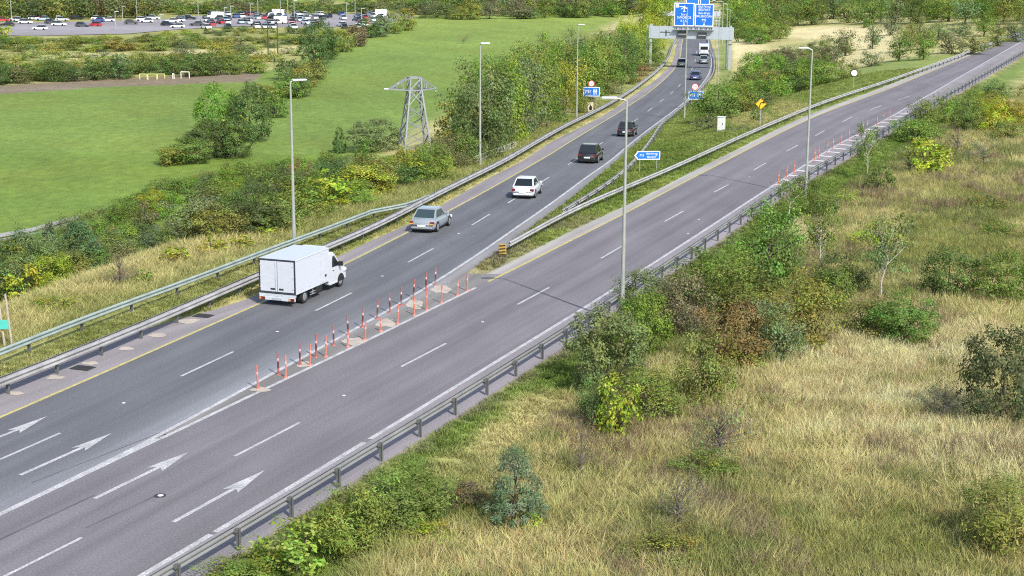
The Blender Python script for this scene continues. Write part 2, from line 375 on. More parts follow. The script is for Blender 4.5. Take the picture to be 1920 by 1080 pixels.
M_WHITE = mat('white_road_paint', (.37, .365, .365), .6, noise=.26, scale=1.6, fine=.34)
M_YELLOW = mat('yellow_road_paint', (.40, .35, .13), .6, noise=.2, scale=2.5, fine=.22)

def ribbon(name, P, Q, m, skirt=.0, kind='structure', parent=None, label=None):
    P = np.asarray(P); Q = np.asarray(Q); n = len(P)
    V = list(P)+list(Q); F = [(i, n+i, n+i+1, i+1) for i in range(n-1)]
    if skirt:
        V += [p-np.array([0, 0, skirt]) for p in P]+[q-np.array([0, 0, skirt]) for q in Q]
        F += [(2*n+i, i, i+1, 2*n+i+1) for i in range(n-1)]+[(n+i, 3*n+i, 3*n+i+1, n+i+1) for i in range(n-1)]
    me = mesh_np(name, V, F, m); wd = np.linalg.norm((P-Q)[:, :2], axis=1)*.93; z0 = np.zeros(n)
    a = me.attributes.new('toedge', 'FLOAT', 'POINT'); a.data.foreach_set('value', np.concatenate([wd, z0]+([wd, z0] if skirt else [])).astype(np.float32))
    a = me.attributes.new('across', 'FLOAT', 'POINT'); a.data.foreach_set('value', np.concatenate([z0, wd]+([z0, wd] if skirt else [])).astype(np.float32))
    return link(name, me, parent, kind=kind, label=label)
def strip(name, fa, fb, y0, y1, zf, m, dz=0., step=2., skirt=.3):
    Y = np.arange(y0, y1+.01, step)
    return ribbon(name, np.stack([fa(Y), Y, zf(Y)+dz], 1), np.stack([fb(Y), Y, zf(Y)+dz], 1), m, skirt)

strip('hard_shoulder', S1, lambda Y: L1(Y)-.02, 20, 620, zL, M_SHOULD)
strip('motorway', lambda Y: L1(Y)-.02, lambda Y: L4(Y)+.12, 20, 620, zL, M_ASPH_L)
strip('hard_strip', lambda Y: L4(Y)+.12, lambda Y: L4(Y)+.12+.75*sstep(64, 84, Y)*(1-.5*sstep(110, 150, Y)), 62, 620, zL, M_STRIP)
# paved nose where the two carriageways part
Yn = np.arange(56, 85.1, 1.)
ribbon('nose_paving', np.stack([L4(Yn)+.13+.75*sstep(64, 84, Yn), Yn, zL(Yn)+.003], 1), np.stack([np.maximum(R1(Yn)-.12, L4(Yn)+.14+.75*sstep(64, 84, Yn)), Yn, zR(Yn)+.003], 1), M_NOSE, .3)
strip('drainage_channel', lambda Y: np.maximum(S2(Y), L4(Y)+1.), lambda Y: R1(Y)-.12, 85, 420, zR, M_CONC)
strip('slip_road', lambda Y: np.where(Y < 64, np.maximum(R1(Y)-.12, L4(Y)+.122), R1(Y)-.12), lambda Y: R4(Y)+.1, 20, 420, zR, M_ASPH_R)
strip('paved_verge', lambda Y: R4(Y)+.1, lambda Y: LB(Y)+.12, 20, 420, zR, M_SHOULD)

def offset(P, o):
    P = np.asarray(P, float); T = np.gradient(P[:, :2], axis=0); T /= np.linalg.norm(T, axis=1)[:, None]
    N = np.stack([T[:, 1], -T[:, 0]], 1); Q = P.copy(); Q[:, :2] += N*(np.asarray(o).reshape(-1, 1) if np.ndim(o) else o); return Q
def paint(name, P, wd, m, dz=.006, label=None):
    P = np.asarray(P, float).copy(); P[:, 2] += dz
    return ribbon(name, offset(P, -wd/2), offset(P, wd/2), m, label=label)
paint('edge_line', L1.pts(20, 620), .17, M_YELLOW)
paint('edge_line', L4.pts(55.5, 620), .2, M_WHITE)
Ym = np.arange(20, 55.6, .5); ribbon('edge_line', np.stack([L4(Ym)-.08, Ym, zL(Ym)+.0085], 1), np.stack([np.maximum(R1(Ym), L4(Ym))+.07, Ym, zL(Ym)+.0085], 1), M_WHITE)
paint('edge_line', R1.pts(55.5, 83), .19, M_WHITE)
paint('edge_line', R1.pts(83, 420), .18, M_YELLOW)
paint('edge_line', R4.pts(20, 46.1, 1.), .22, M_WHITE); paint('edge_line', R4.pts(46.2, 55.5, 1.), .21, M_WHITE); paint('edge_line', R4.pts(55.6, 420), .2, M_WHITE)

RD = [(-60,1115,153.7,1008),(440,855.5,562,792.5),(752.5,687.5,836,644),(970,571,1030,539),(1127,484.5,1167,461),(1246,415.5,1282,395.5),(1339,360.5,1366,346),(1413,319,1436,305.6),(1474.6,283.7,1495.4,272.3),(1528.8,254.6,1546,244.8),(1579.8,228.5,1597.5,219),(1632,206,1652.7,197.7),(1684,187,1706,180)]
LD = [(-60,888,113,812),(339.5,705.5,437.5,659.5),(592,582.5,660,549),(765,492,812.5,466),(885,422,918.5,401.5),(952,381,974,367),(1008,346,1030,332),(1065,309,1085,296),(1112,279,1130,267),(1166,245,1196,222),(1214,209,1223,201.7),(1236.7,191.7,1244,185.8),(1256.7,176.7,1262.5,171.7),(1271.7,163,1276,158),(1284,148,1288,142),(1296,131,1299,126),(1303,116,1304,111),(1306,100,1306,96)]
for name, D, zf in (('slip_lane_line', RD, zR), ('lane_line', LD, zL)):
    V = []; F = []
    for a, b, c, d in D:
        p = onz(a, b, zf); q = onz(c, d, zf); P = p+(q-p)*np.linspace(0, 1, 4)[:, None]; P[:, 2] = zf(P[:, 1])+.0065
        for k in range(3):
            b0 = len(V); V += list(offset(P, -.065)[k:k+2])+list(offset(P, .065)[k:k+2]); F.append((b0, b0+2, b0+3, b0+1))
    link(name, mesh_np(name, V, F, M_WHITE), kind='structure')
for stem, head in ((((38,891),(141,844)),((210,812),(134,840),(160,845))), (((177.5,935),(288,881)),((354,847.5),(275,877),(304,884))), (((325,979),(428,922)),((496.7,881.7),(416,917.5),(446,924))), (((-80,850),(20,805)),((88,780.7),(13,807),(37,812)))):
    p, q = [onz(*s, zR) for s in stem]; h = [onz(*s, zR) for s in head]
    d = (q-p)/np.linalg.norm(q-p); nrm = np.array([d[1], -d[0], 0])*.085; dz = np.array([0, 0, .0065])
    c = (h[1]+h[2])/2+d*.25
    V = [p-nrm+dz, p+nrm+dz, c+nrm+dz, c-nrm+dz, h[0]+dz, h[1]+dz, h[2]+dz]
    link('lane_arrow', mesh_np('lane_arrow', V, [(0,1,2,3),(4,5,3,2,6)], M_WHITE), kind='structure')
M_JOINT = mat('dark_road_joint', (.095, .088, .096), .9, noise=.3, scale=1.)
for (a, b_, c_, d_), wd_ in (((-40,1030,178,928),.10),((160,990,300,926),.07),((60,905,330,800),.05)):
    p = onz(a, b_, zR); q = onz(c_, d_, zR); paint('road_joint', p+(q-p)*np.linspace(0, 1, 8)[:, None], wd_, M_JOINT, .004)
# hatched area right of the slip road
hx = [(960,985),(1015,945),(1075,905),(1150,862),(1215,815),(1285,770),(1350,730),(1412,693),(1465,662),(1525,628),(1590,588),(1650,548),(1700,520),(1755,492),(1812,462),(1868,430),(1920,400),(1975,372),(2030,345)]
V = []; F = []
for x, y in hx:
    Y = onz(1260+x/4.8, 140+y/4.8, zR)[1]; p = np.array([R4(Y)+.05, Y, .0065]); wd = LB(Y)-R4(Y)
    q = np.array([R4(Y-1.1)+wd*.8, Y-1.15, .0065]); d = (q-p)/np.linalg.norm(q-p); nn = np.array([d[1], -d[0], 0])*.30
    b0 = len(V); V += [p-nn, p+nn, q+nn, q-nn]; F.append((b0+3, b0+2, b0+1, b0))
link('hatch_marking', mesh_np('hatch_marking', V, F, mat('hatch_paint', (.50,.46,.46), .6, noise=.15, scale=3)), kind='structure')

# pale patches, drain covers, rubble on the nose
M_PATCH = mat('pale_patch', (.36, .32, .27), .9, noise=.2, scale=2.)
M_IRON = mat('cast_iron', (.035, .035, .035), .6, noise=.2)
def blob(px, py, wpx, hpx, zf, dz, seed):
    r = np.random.default_rng(seed); n = 12; V = []
    c = onz(px, py, zf)
    for i in range(n):
        a = 2*math.pi*i/n; k = .65+.5*r.random(); p = onz(px+wpx*k*math.cos(a), py+hpx*k*math.sin(a), zf); V.append((p[0], p[1], p[2]+dz))
    return V
for i, (px, py, a, b) in enumerate([(572,684,16,6),(662,640,22,8),(724,606,24,9),(778,571,20,10),(826,543,20,8),(486,731,22,5)]):
    V = blob(px, py, a, b, zR, .012, i); link('repair_patch', mesh_np('repair_patch', V, [tuple(range(len(V)))[::-1]], M_PATCH), kind='structure')
for i, (px, py, a, b) in enumerate([(30,738,18,4),(104,708,18,4),(172,681,17,4),(236,654,16,4),(296,629,20,4),(352,603,26,6)]):
    V = blob(px, py, a, b, zL, .012, i+20); link('concrete_footing', mesh_np('concrete_footing', V, [tuple(range(len(V)))[::-1]], M_PATCH), kind='structure')
for i, (px, py) in enumerate([(155,690.5),(381,592.5)]):
    p = onz(px, py, zL); b = MB().box(-.45,.45,-.32,.32,0,.02)
    o = b.obj('drain_cover', M_IRON, loc=p+np.array([0,0,.008]), rotz=-.35, cat='drain', label=['dark iron drain cover in the hard shoulder nearest the arrows', 'dark iron drain cover in the hard shoulder behind the box truck'][i])
    for k in range(5): MB().box(-.4,.4,-.27+k*.12,-.21+k*.12,.02,.035).obj('slat', M_IRON, o)

M_STUD = mat('road_stud_white', (.6,.6,.58), .5)
STL = ['pale road stud between the near left arrows and the bollards', 'pale road stud on the slip road below the first orange bollards', 'pale road stud on the slip road right of the last orange bollards', 'pale road stud on the motorway just behind the silver car', 'pale road stud on the motorway between the box truck and the bollard rows',
 'pale road stud on the slip road nearest the right edge line by the lamp post', 'pale road stud at the left of the slip road beyond the near lamp post', 'pale road stud on the slip road middle beyond the near lamp post', 'pale road stud on the motorway directly below the box truck', 'pale road stud on the slip road before the hatched area']
st0 = None
for px, py in ((232,756),(645,742),(905,604),(860,438),(717,518),(1290,438),(1230,352),(1310,412),(520,622),(1405,332)):
    p = onz(px, py, zL if py < 760 and px < 880 and px != 645 else zR)+np.array([0,0,.004])
    lb = STL.pop(0)
    if st0 is None: st0 = o = MB().box(-.06,.06,-.05,.05,0,.02,c=.006).obj('road_stud', M_STUD, label=lb, cat='road stud', group='road studs')
    else: o = st0.copy(); COL.objects.link(o); o['label'] = lb
    o.location = tuple(p)
p = onz(300, 930, zR); o = MB().tube((0,0,0),(0,0,.02),.2,.19,16).obj('drain_cover', M_IRON, loc=p+np.array([0,0,.004]), cat='drain', label='small round dark cover in the slip road between the two arrows')
MB().tube((.02,0,.02),(.02,0,.03),.1,.09,12).obj('lid', M_STUD, o)
# ------------------------------------------------------------------ crash barriers
M_GALV = mat('galvanised_steel', (.25, .255, .255), .55, .35, noise=.18, scale=1.5, stretch=(1, .4, 1))
M_GALV_G = mat('weathered_green_steel', (.30, .36, .335), .55, .3, noise=.18, scale=1.5)
M_GALV_D = mat('dull_steel', (.33, .33, .33), .65, .25, noise=.25, scale=1.2)
M_POST = mat('post_steel', (.16, .165, .165), .6, .4, noise=.2)
WPROF = [(0,.75),(.03,.745),(.085,.70),(.085,.665),(.01,.615),(.01,.575),(.085,.525),(.085,.49),(.03,.445),(0,.44)]   # out, up
def arc(P, step, first=0.):
    P = np.asarray(P); s = np.r_[0, np.cumsum(np.linalg.norm(np.diff(P, axis=0), axis=1))]
    t = np.arange(first, s[-1], step); Q = np.stack([np.interp(t, s, P[:, k]) for k in range(3)], 1)
    T = np.stack([np.interp(t+.5, s, P[:, k])-np.interp(t-.5, s, P[:, k]) for k in range(3)], 1)
    return Q, np.arctan2(T[:, 0], T[:, 1])
def post_mesh(h, m, side=1, double=False):
    b = MB(); b.box(min(0,side*.12),max(0,side*.12),-.05,.05,.54,.66); b.box(-.12,.12,-.05,.05,.545,.655) if double else None
    b.box(-.055,.055,-.008,.008,0,h); b.box(-.055,-.045,-.05,.05,0,h); b.box(.045,.055,-.05,.05,0,h); return b.mesh('post', m)
PM = {(a, d): post_mesh(.70, M_POST, a, d) for a in (-1, 1) for d in (False, True)}
def barrier(label, P, side, m, spacing=3.2, first=.5, double=False, back=False):
    """side +1: rail on the right of the direction of travel"""
    P = np.asarray(P, float); o = thing('crash_barrier', label, 'crash barrier', P[0])
    def rail(off, name='rail', prof=WPROF, sgn=side, dz=0.):
        V = []; F = []; n = len(prof); T = np.gradient(P[:, :2], axis=0); T /= np.linalg.norm(T, axis=1)[:, None]; N = np.stack([T[:, 1], -T[:, 0]], 1)
        for i in range(len(P)):
            for u, h in prof: V.append(np.r_[P[i, :2]+N[i]*(off+sgn*u), P[i, 2]+h+dz]-P[0])
        for i in range(len(P)-1):
            for k in range(n-1): F.append((i*n+k, i*n+k+1, (i+1)*n+k+1, (i+1)*n+k))
        b0 = len(V); V += [np.asarray(v)+np.r_[-(N[i//n]*sgn*.006), 0] for i, v in enumerate(list(V))]
        F += [(b0+f[3], b0+f[2], b0+f[1], b0+f[0]) for f in F]
        return link(name, mesh_np(name, V, F, m), o)
    rail(side*.12)
    if double: rail(-side*.12, sgn=-side)
    Q, A = arc(P, spacing, first)
    for i, (q, a) in enumerate(zip(Q, A)):
        link('post', PM[side, double], o, q-P[0], -a)
    return o
Pb = LB.pts(42.8, 330, 2.); Pb[:, 2] = 0
barrier('long steel barrier between the slip road and the dry grass bank', LB.pts(30, 330), -1, M_GALV, 3.03, .95)
Ybar = [onz(24,734.5,zL)[1]]
barrier('inner steel barrier along the hard shoulder of the motorway, double rail', LA.pts(40, 420), 1, M_GALV_D, 3.2, .2, double=True)
Po = LO.pts(40, 103, 2.)
tail = np.array([LA(np.array([105., 107., 109.]))-np.array([.75, .45, .3]), [105, 107, 109], zL(np.array([105, 107, 109]))]).T
barrier('outer greenish steel barrier along the grass, its far end curving into the inner one', np.vstack([Po, tail]), 1, M_GALV_G, 4.1, .4)
barrier('steel barrier in the median beside the slip road, starting at the yellow end piece', LM.pts(90.5, 330), 1, M_GALV_D, 3.2, .8)
barrier('steel barrier in the median beside the motorway, branching off toward the gantry', LN.pts(103, 420), -1, M_GALV_D, 3.2, .6)
# yellow terminal
M_YEL = mat('yellow_reflective', (.42, .27, .05), .5, noise=.2, scale=6)
p = at(942, 480); t = thing('barrier_terminal', 'yellow faced end piece of the median barrier on the nose', 'barrier end', p, math.radians(-17))
MB().box(-.22,.22,-.04,.04,.12,.72,c=.02).obj('face_plate', M_YEL, t)
b = MB(); b.box(-.15,.15,.04,1.2,.42,.72); b.box(-.05,.05,.5,.6,0,.42); b.obj('beam', M_GALV, t)
b = MB()
for k in range(3): b.prism([(-.2,.18+k*.18),(.2,.24+k*.18),(.2,.31+k*.18),(-.2,.25+k*.18)], 'y', -.044, -.041)
b.obj('stripe', mat('black_stripe', (.02,.02,.02), .5), t)

# ------------------------------------------------------------------ bollards
M_ORANGE = mat('orange_plastic', (.46, .15, .11), .5, noise=.2, scale=5)
M_MAROON = mat('grimy_red_plastic', (.30, .09, .08), .6, noise=.35, scale=6)
M_BANDW = mat('reflective_band', (.50, .34, .32), .4)
M_SLEEVE = mat('soiled_sleeve', (.10, .035, .035), .7, noise=.3)
M_BLACK = mat('black_rubber', (.02, .02, .022), .7)
def bollard_meshes(h, r=.055):
    d = {}
    b = MB(); b.tube((0,0,.04),(0,0,h),r,r*.9,10); d['tube'] = b.V, b.F
    return d
def make_bollard(h, m, top, label, group):
    o = thing('bollard', label, 'bollard', (0,0,0), group=group)
    MB().tube((0,0,.05),(0,0,h),.040,.037,10).obj('tube', m, o)
    MB().tube((0,0,0),(0,0,.05),.11,.08,10).obj('base', m, o)
    MB().tube((0,0,h*.62),(0,0,h*.62+.1),.043,.042,10).obj('band', M_BANDW, o)
    if top: MB().tube((0,0,h*.30),(0,0,h*.56),.0425,.0425,10).obj('sleeve', M_SLEEVE, o)
    return o
NOSE_R = [(484,729,1.0),(536,708,.95),(581,685,.95),(611,669,.95),(652,651,.7),(684,637.5,.85),(714,621,.62),(745.5,607,.95),(777,591,.9),(800,581,1.0),(828,568,.9),(858,554,.85),(876,545,.9)]
NOSE_L = [(522.5,702.5,1.),(562.5,684,1.),(592.5,670,1.05),(626,647.5,.95),(653,628,.95),(679,614,1.),(707,597.5,.95),(731,586,1.),(752.5,572.5,.95),(774.5,559,1.),(799,545,1.),(816,534,.95)]
ORD = ['first','second','third','fourth','fifth','sixth','seventh','eighth','ninth','tenth','eleventh','twelfth','thirteenth','fourteenth','fifteenth','sixteenth','seventeenth','eighteenth','nineteenth','twentieth']
def ordn(i):
    if i < 20: return ORD[i]
    n = i+1; suf = 'th' if 10 <= n % 100 <= 20 else {1:'st',2:'nd',3:'rd'}.get(n % 10, 'th'); return f'{n}{suf}'
proto = {}
for row, m, top, nm, words in ((NOSE_R, M_ORANGE, False, 'orange', 'bright orange bollard in the row beside the slip road'), (NOSE_L, M_MAROON, True, 'maroon', 'dark red bollard in the row beside the motorway')):
    for i, (px, py, h) in enumerate(row):
        key = (nm, round(h, 2))
        lab = f'{words}, {ordn(i)} from the near end'
        if key not in proto: proto[key] = o = make_bollard(h, m, top, lab, 'bollards on the paved nose')
        else: o = copy_tree(proto[key]); o['label'] = lab
        p = onz(px, py, zR); o.location = tuple(p+np.array([0,0,.003]))
        o.rotation_euler = (random.gauss(0,.03), random.gauss(.02,.05), random.random()*6)
o1 = None
for i, (x, y) in enumerate([(1000,985),(1075,935),(1150,890),(1285,772),(1345,748),(1410,700),(1465,668),(1525,628),(1590,585),(1650,545),(1700,520),(1755,500),(1812,456),(1866,425),(1920,395)]):
    lab = f'slim red post along the hatched edge of the slip road, {ordn(i)} from the near end'
    if o1 is None: o1 = o = make_bollard(.95, M_ORANGE, False, lab, 'posts along the hatched area')
    else: o = copy_tree(o1); o['label'] = lab
    Y = onz(1260+x/4.8, 140+y/4.8, zR)[1]; o.location = (float(R4(Y))+.2, float(Y), .003)
    o.rotation_euler = (random.gauss(0,.02), random.gauss(0,.04), 0)

# ------------------------------------------------------------------ lamp posts
M_LAMP = mat('lamp_column_paint', (.33, .35, .32), .5, .3, noise=.12, scale=2)
M_HEAD = mat('lamp_head_grey', (.55, .57, .58), .45, .2)
M_LENS = mat('lamp_lens', (.75, .76, .78), .2)
M_WOOD = mat('dark_timber', (.07, .055, .045), .85, noise=.3)
def lamp(label, px, py, top_py, yaw, arm=.9, hl=.75, r0=.105, r1=.05, base=None, name='street_lamp', group='lighting columns along the carriageways'):
    p = at(px, py) if base is None else base
    zz = np.linspace(2, 20, 400); P = project(np.c_[np.repeat(p[None, :2], 400, 0), zz+p[2]]); H = zz[np.argmin(abs(P[:, 1]-top_py))]
    t = thing(name, label, 'street lamp', p, yaw, group)
    b = MB(); b.tube((0,0,-.3),(0,0,1.3),r0*1.25,r0*1.2,10); b.tube((0,0,1.3),(0,0,H),r0,r1,10); b.obj('column', M_LAMP, t)
    b = MB(); b.tube((0,0,H-.05),(arm,0,H+.08),r1*.9,r1*.8,8); b.obj('arm', M_LAMP, t)
    b = MB(); b.box(arm-.1,arm+hl,-.17,.17,H+.03,H+.13,c=.03); h = b.obj('lamp_head', M_HEAD, t)
    MB().box(arm,arm+hl-.1,-.12,.12,H+.015,H+.029).obj('lens', M_LENS, h)
    return t
lamp('tall lamp post on the near side of the slip road, base among shrubs', 1166, 608, 186, math.radians(178), .55, .62)
lamp('tall lamp post left of the motorway standing behind the white box truck', 551.7, 462, 153, math.radians(25), .2, .75)
lamp('lamp post beside the small railing left of the motorway', 900, 316, 83, math.radians(15), .1, .7)
lamp('lamp post rising beside the small blue sign left of the motorway', 1081, 221, 47, math.radians(12), .1, .7)
lamp('lamp post on the grass bank beside the hatched edge of the slip road', 1510, 371, 92, math.radians(178), .35, .62)
lamp('thin lamp post at the motorway edge, passing between the two big gantry signs', 1283, 222, 14, math.radians(175), .4, .6)
lamp('slim lamp post in the grass just left of the gantry right leg', 1345, 162, 40, math.radians(175), .2, .6)
for i, (px, py, tp) in enumerate([(1341.5,92,2),(1353.5,84,3),(1362,80,8),(1367,76,18)]):
    lamp(f'distant lamp post rising above the right end of the gantry, {ordn(i)} from the left', px, py, tp, math.radians(175), .4, .6)

# ------------------------------------------------------------------ signs
M_BLUE = mat('sign_blue', (.012, .14, .55), .4, noise=.06)
M_SWHITE = mat('sign_white', (.78, .79, .80), .45, noise=.05)
M_SBACK = mat('sign_back_grey', (.40, .42, .43), .5, .3)
M_RED = mat('sign_red', (.55, .04, .045), .45)
M_SYEL = mat('sign_amber', (.75, .42, .02), .45, noise=.05)
M_SBLK = mat('sign_black', (.015, .015, .015), .5)
M_TEAL = mat('sign_teal', (.07, .42, .36), .5)
def text(body, size, parent, x, z, y=-.062, m=None, align='CENTER', name='lettering'):
    c = bpy.data.curves.new(name, 'FONT'); c.body = body; c.size = size; c.align_x = align; c.align_y = 'CENTER'; c.extrude = .002
    c.materials.append(m or M_SWHITE)
    tmp = bpy.data.objects.new('lettering', c); COL.objects.link(tmp)
    bpy.context.view_layer.update(); me_ = bpy.data.meshes.new_from_object(tmp.evaluated_get(bpy.context.evaluated_depsgraph_get()))
    bpy.data.objects.remove(tmp); me_.name = name
    o = link(name, me_, parent); o.location = (x, y, z); o.rotation_euler = (math.radians(90), 0, 0); return o
def frame(b, x0, x1, z0, z1, wd, y0, y1):
    b.box(x0,x1,y0,y1,z1-wd,z1); b.box(x0,x1,y0,y1,z0,z0+wd); b.box(x0,x0+wd,y0,y1,z0+wd,z1-wd); b.box(x1-wd,x1,y0,y1,z0+wd,z1-wd); return b
def disc(parent, x, z, r, y, m, name, d=.02, ring=None):
    MB().tube((x,y,z),(x,y+d,z),r,r,24).obj(name, m, parent)
    if ring:
        V = []; F = []; n = 28
        for rr in (r*.78, r):
            V += [(x+rr*math.cos(2*math.pi*i/n), y-.004, z+rr*math.sin(2*math.pi*i/n)) for i in range(n)]
        F = [(i, (i+1) % n, n+(i+1) % n, n+i) for i in range(n)]
        link('ring', mesh_np('ring', V, F, ring), parent)
def arrow_down(parent, x, z, s, y):
    V = [(x-s*.15,y,z+s),(x+s*.15,y,z+s),(x+s*.15,y,z),(x+s*.5,y,z),(x,y,z-s*.7),(x-s*.5,y,z),(x-s*.15,y,z)]
    link('arrow', mesh_np('arrow', V, [(6,5,4,3,2,1,0)], M_SWHITE), parent)
# motorway panels, left and right of the road
def motorway_sign(label, px, py, x0, x1, y0, y1, txt, circ=None, yaw=0., lim=None):
    p = at(px, py); k = ppm(p); t = thing('motorway_sign', label, 'road sign', p, yaw)
    W = (x1-x0)/k; zc = (py-(y0+y1)/2)/k; H = (y1-y0)/k; xo = ((x0+x1)/2-px)/k
    zb, zt = zc-H/2, zc+H/2; x0_, x1_ = xo-W/2, xo+W/2
    MB().box(x0_,x1_,-.05,0,zb,zt,c=.01).obj('panel', M_BLUE, t)
    frame(MB(), x0_+.03,x1_-.03,zb+.03,zt-.03,.08,-.056,-.0515).obj('border', M_SWHITE, t)
    for s in (.22, .78): MB().tube((x0_+W*s,.05,-.2),(x0_+W*s,.05,zt),.045,.045,8).obj('post', M_LAMP, t)
    text('M1', H*.5, t, xo-W*.2, zc)
    b = MB(); cx = xo+W*.22   # motorway symbol: two carriageways and a bridge
    b.box(cx-.20,cx-.10,-.057,-.052,zc-H*.3,zc+H*.3); b.box(cx+.08,cx+.18,-.057,-.052,zc-H*.3,zc+H*.3); b.box(cx-.28,cx+.26,-.0575,-.0525,zc+H*.02,zc+H*.1); b.obj('symbol', M_SWHITE, t)
    if circ:
        cxp, cyp, r = circ
        disc(t, (cxp-px)/k, (py-cyp)/k, r/k, -.05, M_SWHITE, 'disc', .04, M_RED); text(lim, r/k*.85, t, (cxp-px)/k, (py-cyp)/k, m=M_SBLK)
        MB().box((cxp-px)/k-.04,(cxp-px)/k+.04,0.01,.06,zt-.3,(py-cyp)/k).obj('bracket', M_LAMP, t)
    return t
motorway_sign('blue motorway start sign with round plate above, on the verge left of the motorway', 1108, 206, 1093, 1124, 163, 181, 'M1', (1108,157,6), math.radians(-6), '120')
motorway_sign('blue motorway start sign under a red ringed speed disc, in the median', 1304, 203, 1290, 1318, 170, 187, 'M1', (1302,163,6.5), math.radians(-4), '120')
# flag direction sign in the median
p = at(1214, 322); k = ppm(p); t = thing('direction_sign', 'blue arrow shaped direction sign on two thin posts in the median grass', 'road sign', p, math.radians(6))
x0, x1, z0, z1 = (1188-1214)/k, (1237-1214)/k, (322-299)/k, (322-283)/k; zm = (z0+z1)/2
MB().prism([(x0,zm),(x0+.28,z1),(x1,z1),(x1,z0),(x0+.28,z0)], 'y', -.05, 0).obj('border', M_SWHITE, t)
MB().prism([(x0+.12,zm),(x0+.33,z1-.07),(x1-.07,z1-.07),(x1-.07,z0+.07),(x0+.33,z0+.07)], 'y', -.056, -.0515).obj('panel', M_BLUE, t)
text('M1', .30, t, x0+.62, zm); text('Béal Feirste', .2, t, x0+1.45, zm+.13); text('BELFAST', .2, t, x0+1.42, zm-.13); text('+', .3, t, x1-.3, zm)
for s in (1199, 1231): MB().tube(((s-1214)/k,.03,-.2),((s-1214)/k,.03,z1-.1),.035,.035,6).obj('post', M_LAMP, t)
# amber diamond
p = at(1425, 236); k = ppm(p); t = thing('warning_sign', 'amber diamond bend warning sign with black curved arrow, beside the slip road', 'road sign', p)
zc = (236-195)/k; r = 11/k
MB().prism([(-r,zc),(0,zc+r),(r,zc),(0,zc-r)], 'y', -.04, 0).obj('panel', M_SYEL, t)
frame_b = MB()
for a, b_ in (((-r,zc),(0,zc+r)),((0,zc+r),(r,zc)),((r,zc),(0,zc-r)),((0,zc-r),(-r,zc))):
    frame_b.bar((a[0]*.93,-.042,zc+(a[1]-zc)*.93),(b_[0]*.93,-.042,zc+(b_[1]-zc)*.93),.03)
frame_b.obj('border', M_SBLK, t)
b = MB(); ang = [math.radians(a) for a in (200,170,140,110,80)]
pts = [(.16+.28*math.cos(a), zc-.2+.38*math.sin(a)) for a in ang]
for q0, q1 in zip(pts[:-1], pts[1:]): b.bar((q0[0],-.045,q0[1]),(q1[0],-.045,q1[1]),.075)
b.prism([(.2,zc+.32),(.42,zc+.14),(.2,zc+.02)], 'y', -.055, -.042); b.obj('arrow', M_SBLK, t)
MB().tube((0,.03,-.2),(0,.03,zc+r*.6),.05,.05,8).obj('post', M_LAMP, t)
# round sign by the slip road
p = at(1600, 166); k = ppm(p); t = thing('speed_sign', 'small round white sign with dark rim in the dry grass above the slip road', 'road sign', p, math.radians(-12))
disc(t, 0, (166-137)/k, 7/k, -.04, M_SBLK, 'back_plate', .04); disc(t, .02, (166-137)/k, 5.6/k, -.05, M_SWHITE, 'disc', .008)
MB().tube((0,.03,-.2),(0,.03,(166-135)/k),.04,.04,8).obj('post', M_LAMP, t)
# teal plate between two timber poles
p = at(18, 658); k = ppm(p); t = thing('marker_board', 'small teal board between two leaning timber poles at the left edge', 'sign', p)
M_POLE = mat('grey_timber', (.36, .31, .25), .85, noise=.25, scale=4)
b = MB(); b.tube((-.18,0,-.1),(-.36,.0,(658-552)/k),.055,.045,8); b.obj('pole', M_POLE, t)
b = MB(); b.tube((.16,-.05,-.1),(-.02,-.05,(658-548)/k),.055,.045,8); b.obj('pole', M_POLE, t)
MB().box(-.48,.06,-.13,-.105,(658-615)/k,(658-597)/k,c=.01).obj('board', M_TEAL, t)
# cabinets
p = at(1352, 246); k = ppm(p); t = thing('roadside_cabinet', 'pale green and white equipment cabinet on the median grass', 'cabinet', p, math.radians(-28))
M_CAB = mat('cabinet_pale_green', (.50, .58, .52), .5); M_CABW = mat('cabinet_white', (.72, .72, .70), .5)
MB().box(-.35,.35,-.25,.25,.08,1.42,c=.03).obj('housing', M_CAB, t); MB().box(-.32,.32,-.275,-.25,.15,1.36,c=.01).obj('door', M_CABW, t); MB().box(-.4,.4,-.3,.3,1.42,1.47,c=.01).obj('roof', M_CABW, t); MB().box(-.42,.42,-.32,.32,-.1,.08).obj('plinth', M_PATCH, t); MB().box(.2,.26,-.3,-.275,.7,.85).obj('handle', M_SBLK, t)
p = at(1107, 210); k = ppm(p); t = thing('roadside_cabinet', 'weathered cream cabinet with a dark opening under the left blue sign', 'cabinet', p, math.radians(-8))
M_CREAM = mat('weathered_cream', (.52, .44, .34), .8, noise=.3, scale=5)
MB().box(-.35,.35,-.25,.25,0,1.25,c=.03).obj('housing', M_CREAM, t); MB().prism([(-.12,.25),(.2,.25),(.24,.7),(0,.95),(-.15,.6)], 'y', -.265, -.251).obj('opening', M_SBLK, t)
p = at(1087, 212); t = thing('marker_post', 'short pale post left of the cream cabinet', 'post', p); b = MB(); b.box(-.16,.16,-.1,.1,0,.95,c=.02); b.obj('body', M_CREAM, t); MB().box(-.1,.1,-.11,-.1,.55,.8).obj('plate', M_RED, t)
# path to the cabinet
q = [at(*s) for s in ((1362,241),(1412,240),(1424,246),(1366,247))]
link('path', mesh_np('path', [x+np.array([0,0,.08]) for x in q], [(3,2,1,0)], mat('dark_path', (.08,.075,.07), .9, noise=.2)), kind='structure')

